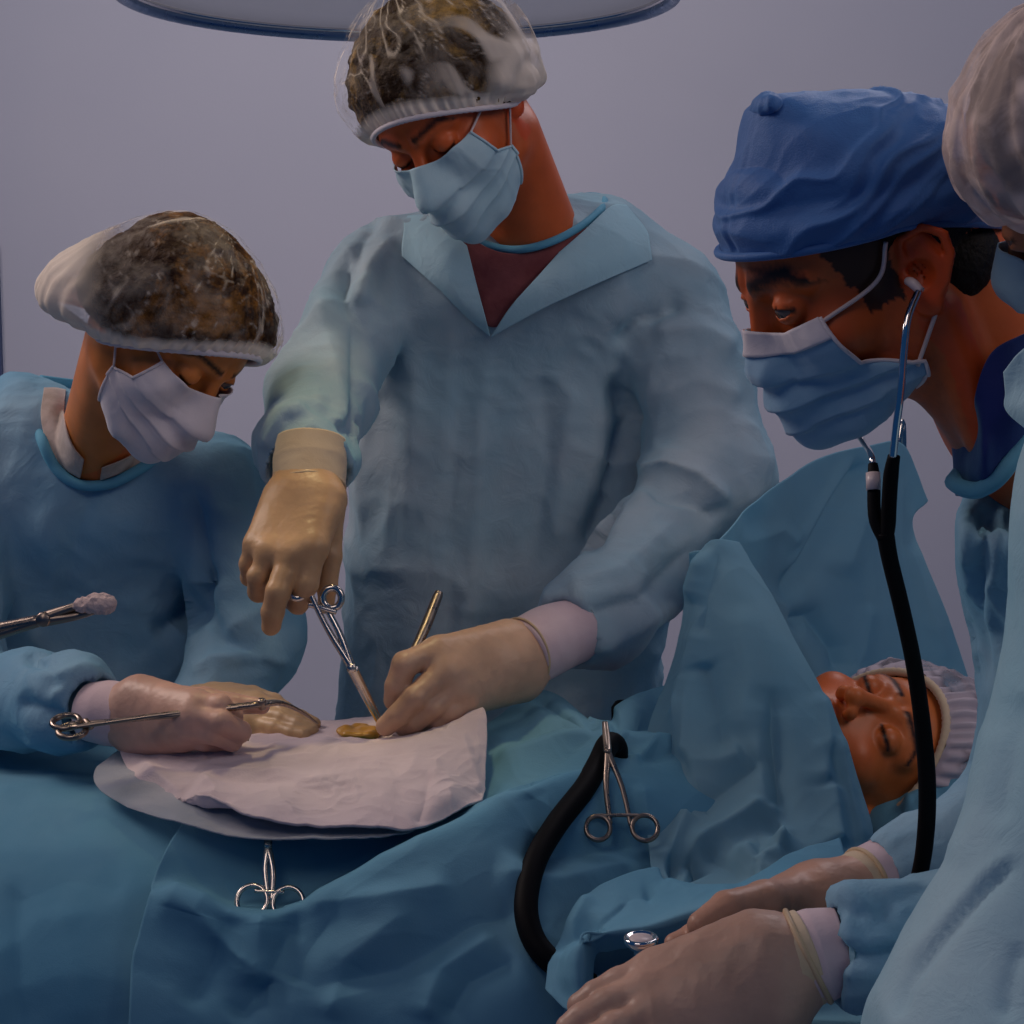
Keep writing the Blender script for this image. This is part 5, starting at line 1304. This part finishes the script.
# needle holder in the surgeon's hand
clamp('needle_holder', 'bright needle holder slanting from the surgeon\'s hand down to the opening', 'surgical instrument', A(382, 727, 1.735), A(352, 668, 1.70), A(297, 588, 1.705), A(332, 598, 1.712), .0098, .0098, STEEL, r=.0042, lever=.80, tip_r=.0022, jaw_r=.0060, facing=(0, -1, .15))
# long curved clamp through the nurse's glove
clamp('curved_clamp', 'long thin curved clamp lying across the nurse\'s glove', 'surgical instrument', A(317, 723, 1.70), A(262, 704, 1.640), A(66, 722, 1.640), A(72, 731, 1.630), .0125, .0125, STEEL_D, r=.0036, lever=.9, facing=(0.0, -.35, 1), curve=[A(280, 703, 1.66), A(300, 711, 1.68)], tip_r=.0012, jaw_gap=.0008)
# sponge forceps coming in from the left
t = clamp('sponge_forceps', 'brownish forceps reaching in from the left edge gripping a cotton ball', 'surgical instrument', A(104, 604, 1.60), A(45, 619, 1.60), A(-190, 660, 1.60), A(-185, 700, 1.60), .013, .013, STEEL_D, r=.0062, lever=.85, tip_r=.003, jaw_gap=.0040, facing=(0, -1, .1))
c0 = A(98, 604, 1.595)
def fc(p): return smin(smin(ell(p, A(102, 604, 1.595), (.0135, .011, .0095)), ell(p, A(84, 605, 1.595), (.010, .008, .007)), .006), sph(p, A(94, 601, 1.597), .006), .006)-.0012*vnoise(p*420, 3)
V, Q = mesh_sdf(fc, c0-.04, c0+.04, .0013); o = mk('cotton_ball', V, Q, COTTON, None, origin=c0); tag(o, 'pinkish white cotton ball gripped by the forceps at the left edge', 'cotton ball')
# scalpel held like a pen
root = thing('scalpel', 'dark metal scalpel handle standing up from the surgeon\'s left glove', 'scalpel', A(417, 645, 1.755))
v, q = tube([A(439, 592, 1.80), A(436, 600, 1.795), A(424, 630, 1.768), A(412, 655, 1.745)], [.0044, .0056, .0058, .0046], n=24, seg=12, flat=.9); mk('handle', v, q, STEEL_D, root)
v, q = tube([A(412, 655, 1.745), A(398, 690, 1.73), A(392, 716, 1.725)], [.0034, .0030, .0008], n=16, seg=8, flat=.3); mk('blade', v, q, STEEL, root)

# suction hose
P = [A(618, 764, 1.66), A(617, 750, 1.655), A(613, 744, 1.65), A(607, 746, 1.64), A(598, 765, 1.61), A(583, 790, 1.575), A(556, 825, 1.53), A(535, 862, 1.49), A(526, 905, 1.455), A(534, 940, 1.435), A(556, 965, 1.425), A(590, 985, 1.43)]
v, q = tube(P, [.0095, .0105, .011, .0108, .0108, .0106, .0103, .0102, .0102, .0102, .0102, .0102], n=140, seg=20)
o = mk('suction_hose', v, q, RUBBER, None, origin=A(540, 880, 1.48)); tag(o, 'thick black hose curving down the drape from the dangling clamp', 'hose')
v, q = lathe([(0, 0), (.008, 0), (.012, .006), (.012, .02), (0, .026)], A(622, 702, 1.93), (0, -.5, -.8), 20)
o = mk('cable_grommet', v, q, RUBBER, None, origin=A(622, 702, 1.93)); tag(o, 'small black knob peeping out behind the gathered sheet', 'knob')

# stethoscope worn by the man in the blue cap
root = thing('stethoscope', 'black stethoscope with metal ear tubes hanging from the blue-capped man\'s ears', 'stethoscope', A(885, 535, 1.22))
e1 = H3.w((-.087, .004, -.014)); e0 = H3.w((-.080, .004, -.013))
v, q = tube([e0, e1, e1+H3.R@np.array([-.006, -.001, -.006])*1], [.0030, .0036, .0030], n=14, seg=14); mk('ear_tip', v, q, EARTIP, root)
P = [e1+H3.R@np.array([-.005, 0, -.005]), A(908, 318, 1.215), A(904, 350, 1.21), A(901, 390, 1.205), A(896, 430, 1.205), A(893, 458, 1.207)]
v, q = tube(P, .0026, n=60, seg=12); mk('ear_tube', v, q, CHROME, root)
e2 = H3.w((.085, .004, -.014))
P = [e2, H3.w((.092, .012, -.05)), A(835, 400, 1.38), A(862, 440, 1.30), A(871, 455, 1.245), A(873, 468, 1.235)]
v, q = tube(P, .0022, n=60, seg=12); mk('ear_tube', v, q, CHROME, root)
v, q = tube([e2+H3.R@np.array([-.006, 0, .002]), e2], [.004, .0046], n=10, seg=12, smoothp=False); mk('ear_tip', v, q, EARTIP, root)
v, q = tube([A(873, 464, 1.237), A(874, 480, 1.232), A(874, 505, 1.228), A(876, 522, 1.225), A(884, 538, 1.222)], [.0034, .0046, .0046, .0046, .005], n=40, seg=14); mk('rubber_branch', v, q, RUBBER, root)
v, q = tube([A(873, 473, 1.232), A(873.5, 490, 1.228)], [.0050, .0050], n=8, seg=14, smoothp=False); mk('tube_clip', v, q, EARTIP, root)
v, q = tube([A(894, 456, 1.208), A(891, 475, 1.212), A(889, 505, 1.217), A(888, 525, 1.22), A(885, 538, 1.222)], [.0042, .0052, .0052, .0052, .0056], n=40, seg=14); mk('rubber_branch', v, q, RUBBER, root)
P = [A(885, 532, 1.222), A(890, 560, 1.225), A(901, 605, 1.235), A(913, 660, 1.25), A(922, 720, 1.262), A(927, 780, 1.272), A(926, 830, 1.29), A(919, 876, 1.31), A(900, 925, 1.31), A(850, 960, 1.30), A(760, 965, 1.30), A(690, 965, 1.29), A(652, 968, 1.27)]
v, q = tube(P, [.0062, .0058, .0058, .0058, .0060, .0064, .0064, .0062, .006, .006, .0058, .0058, .005], n=160, seg=18); mk('rubber_tube', v, q, RUBBER, root)
c = A(641, 942, 1.25); ax_ = nrm((-.03, -.06, 1))
v, q = lathe([(0, .0030), (.0085, .0030), (.0100, .0042), (.0118, .0042), (.0126, .0026), (.0122, .0002), (.0100, -.0030), (.0062, -.0060), (.0050, -.0100), (.0056, -.0160), (.0050, -.0200), (0, -.0200)], c, ax_, 44)
cp = mk('chest_piece', v, q, CHROME, root)
v, q = lathe([(0, .0034), (.0084, .0034), (.0086, .0028), (0, .0028)], c, ax_, 36); mk('diaphragm', v, q, EARTIP, cp)

# ------------------------------------------------------------------ surgical lamp
root = thing('surgical_lamp', 'round surgical lamp whose blue-grey rim arcs across the top edge', 'lamp', (-.10, 2.525, 1.92))
LC = np.array([-.155, 2.525, 1.912])
RIM = metal('lamp_rim', (.16, .26, .42, 1), .3)
v, q = ring(LC, (0, 0, 1), .378, .0085, n=120, seg=14); mk('rim', v, q, RIM, root)
v, q = ring(LC+[0, 0, .008], (0, 0, 1), .374, .0055, n=120, seg=10); mk('rim_trim', v, q, CHROME, root)
LG = plain('lamp_glass', (.50, .49, .56, 1), .45, .3)
LE, _nt, _b = newmat('lamp_glass_lit'); _b.inputs['Base Color'].default_value = (.5, .5, .55, 1); _b.inputs['Emission Color'].default_value = (.75, .70, .84, 1); _b.inputs['Emission Strength'].default_value = .17
v, q = lathe([(0, .012), (.25, .012), (.368, .010), (.368, .022), (0, .022)], LC, (0, 0, 1), 80); mk('lamp_glass', v, q, LE, root)
v, q = lathe([(.372, .015), (.33, .07), (.2, .12), (.07, .14), (.05, .16), (0, .16)], LC, (0, 0, 1), 80); mk('lamp_housing', v, q, LG, root)
v, q = tube([LC+[0, 0, .15], LC+[0, 0, .35], LC+[.2, .1, .55], LC+[.3, .2, 1.25]], .025, n=40, seg=16); mk('suspension_arm', v, q, CHROME, root)
# ------------------------------------------------------------------ camera, light
cam = bpy.data.cameras.new('camera'); co = bpy.data.objects.new('camera', cam); COL.objects.link(co)
co.location = tuple(EYE); co.rotation_euler = (math.pi/2-PITCH, 0, 0); cam.sensor_width = 36; cam.lens = 36*F/1024; cam.clip_start = .05
bpy.context.scene.camera = co
sc = bpy.context.scene
sc.view_settings.view_transform = 'Standard'; sc.view_settings.look = 'None'; sc.view_settings.gamma = 1; sc.view_settings.exposure = -.9
w = bpy.data.worlds.new('world'); sc.world = w; w.use_nodes = True
bg = w.node_tree.nodes['Background']; bg.inputs['Color'].default_value = (.05, .27, .80, 1); bg.inputs['Strength'].default_value = .21
def area(name, loc, target, size, power, col, sy=None):
    l = bpy.data.lights.new(name, 'AREA'); l.energy = power; l.color = col; l.size = size
    if sy: l.shape = 'RECTANGLE'; l.size_y = sy
    o = bpy.data.objects.new(name, l); COL.objects.link(o); o.location = loc
    from mathutils import Vector
    o.rotation_euler = (Vector(target)-Vector(loc)).to_track_quat('-Z', 'Y').to_euler(); return o
area('ceiling_light_main', (-1.9, 2.3, 2.7), (-.1, 1.9, 1.3), .9, 42, (1, .82, .74))
area('fill_light_front', (-.7, .3, 2.9), (0, 1.9, 1.2), .9, 10, (1, .82, .72))  # added soft fill from the camera side, brightens faces and gowns
area('fill_light_right', (1.5, .7, 2.5), (.3, 1.9, 1.1), .9, 15, (1, .86, .80))  # added fill from the right, lifts the raised sheets and pale gown
area('ceiling_light_rear', (.9, 3.1, 2.9), (.1, 2.0, 1.4), .9, 16, (1, .90, .95))
area('fill_light_wall', (-.4, 2.9, 3.0), (-.3, 4.6, 1.7), 3.2, 29, (1, .95, .94), .5)  # unseen wash added just to brighten the back wall
l = bpy.data.lights.new('lamp_beam', 'SPOT'); l.energy = 85; l.color = (1, .80, .42); l.spot_size = math.radians(17); l.spot_blend = .9; l.shadow_soft_size = .12
lo_ = bpy.data.objects.new('lamp_beam', l); COL.objects.link(lo_); lo_.location = (-.32, 1.95, 2.9)
from mathutils import Vector
lo_.rotation_euler = (Vector((-.16, 1.76, 1.1))-Vector(lo_.location)).to_track_quat('-Z', 'Y').to_euler()
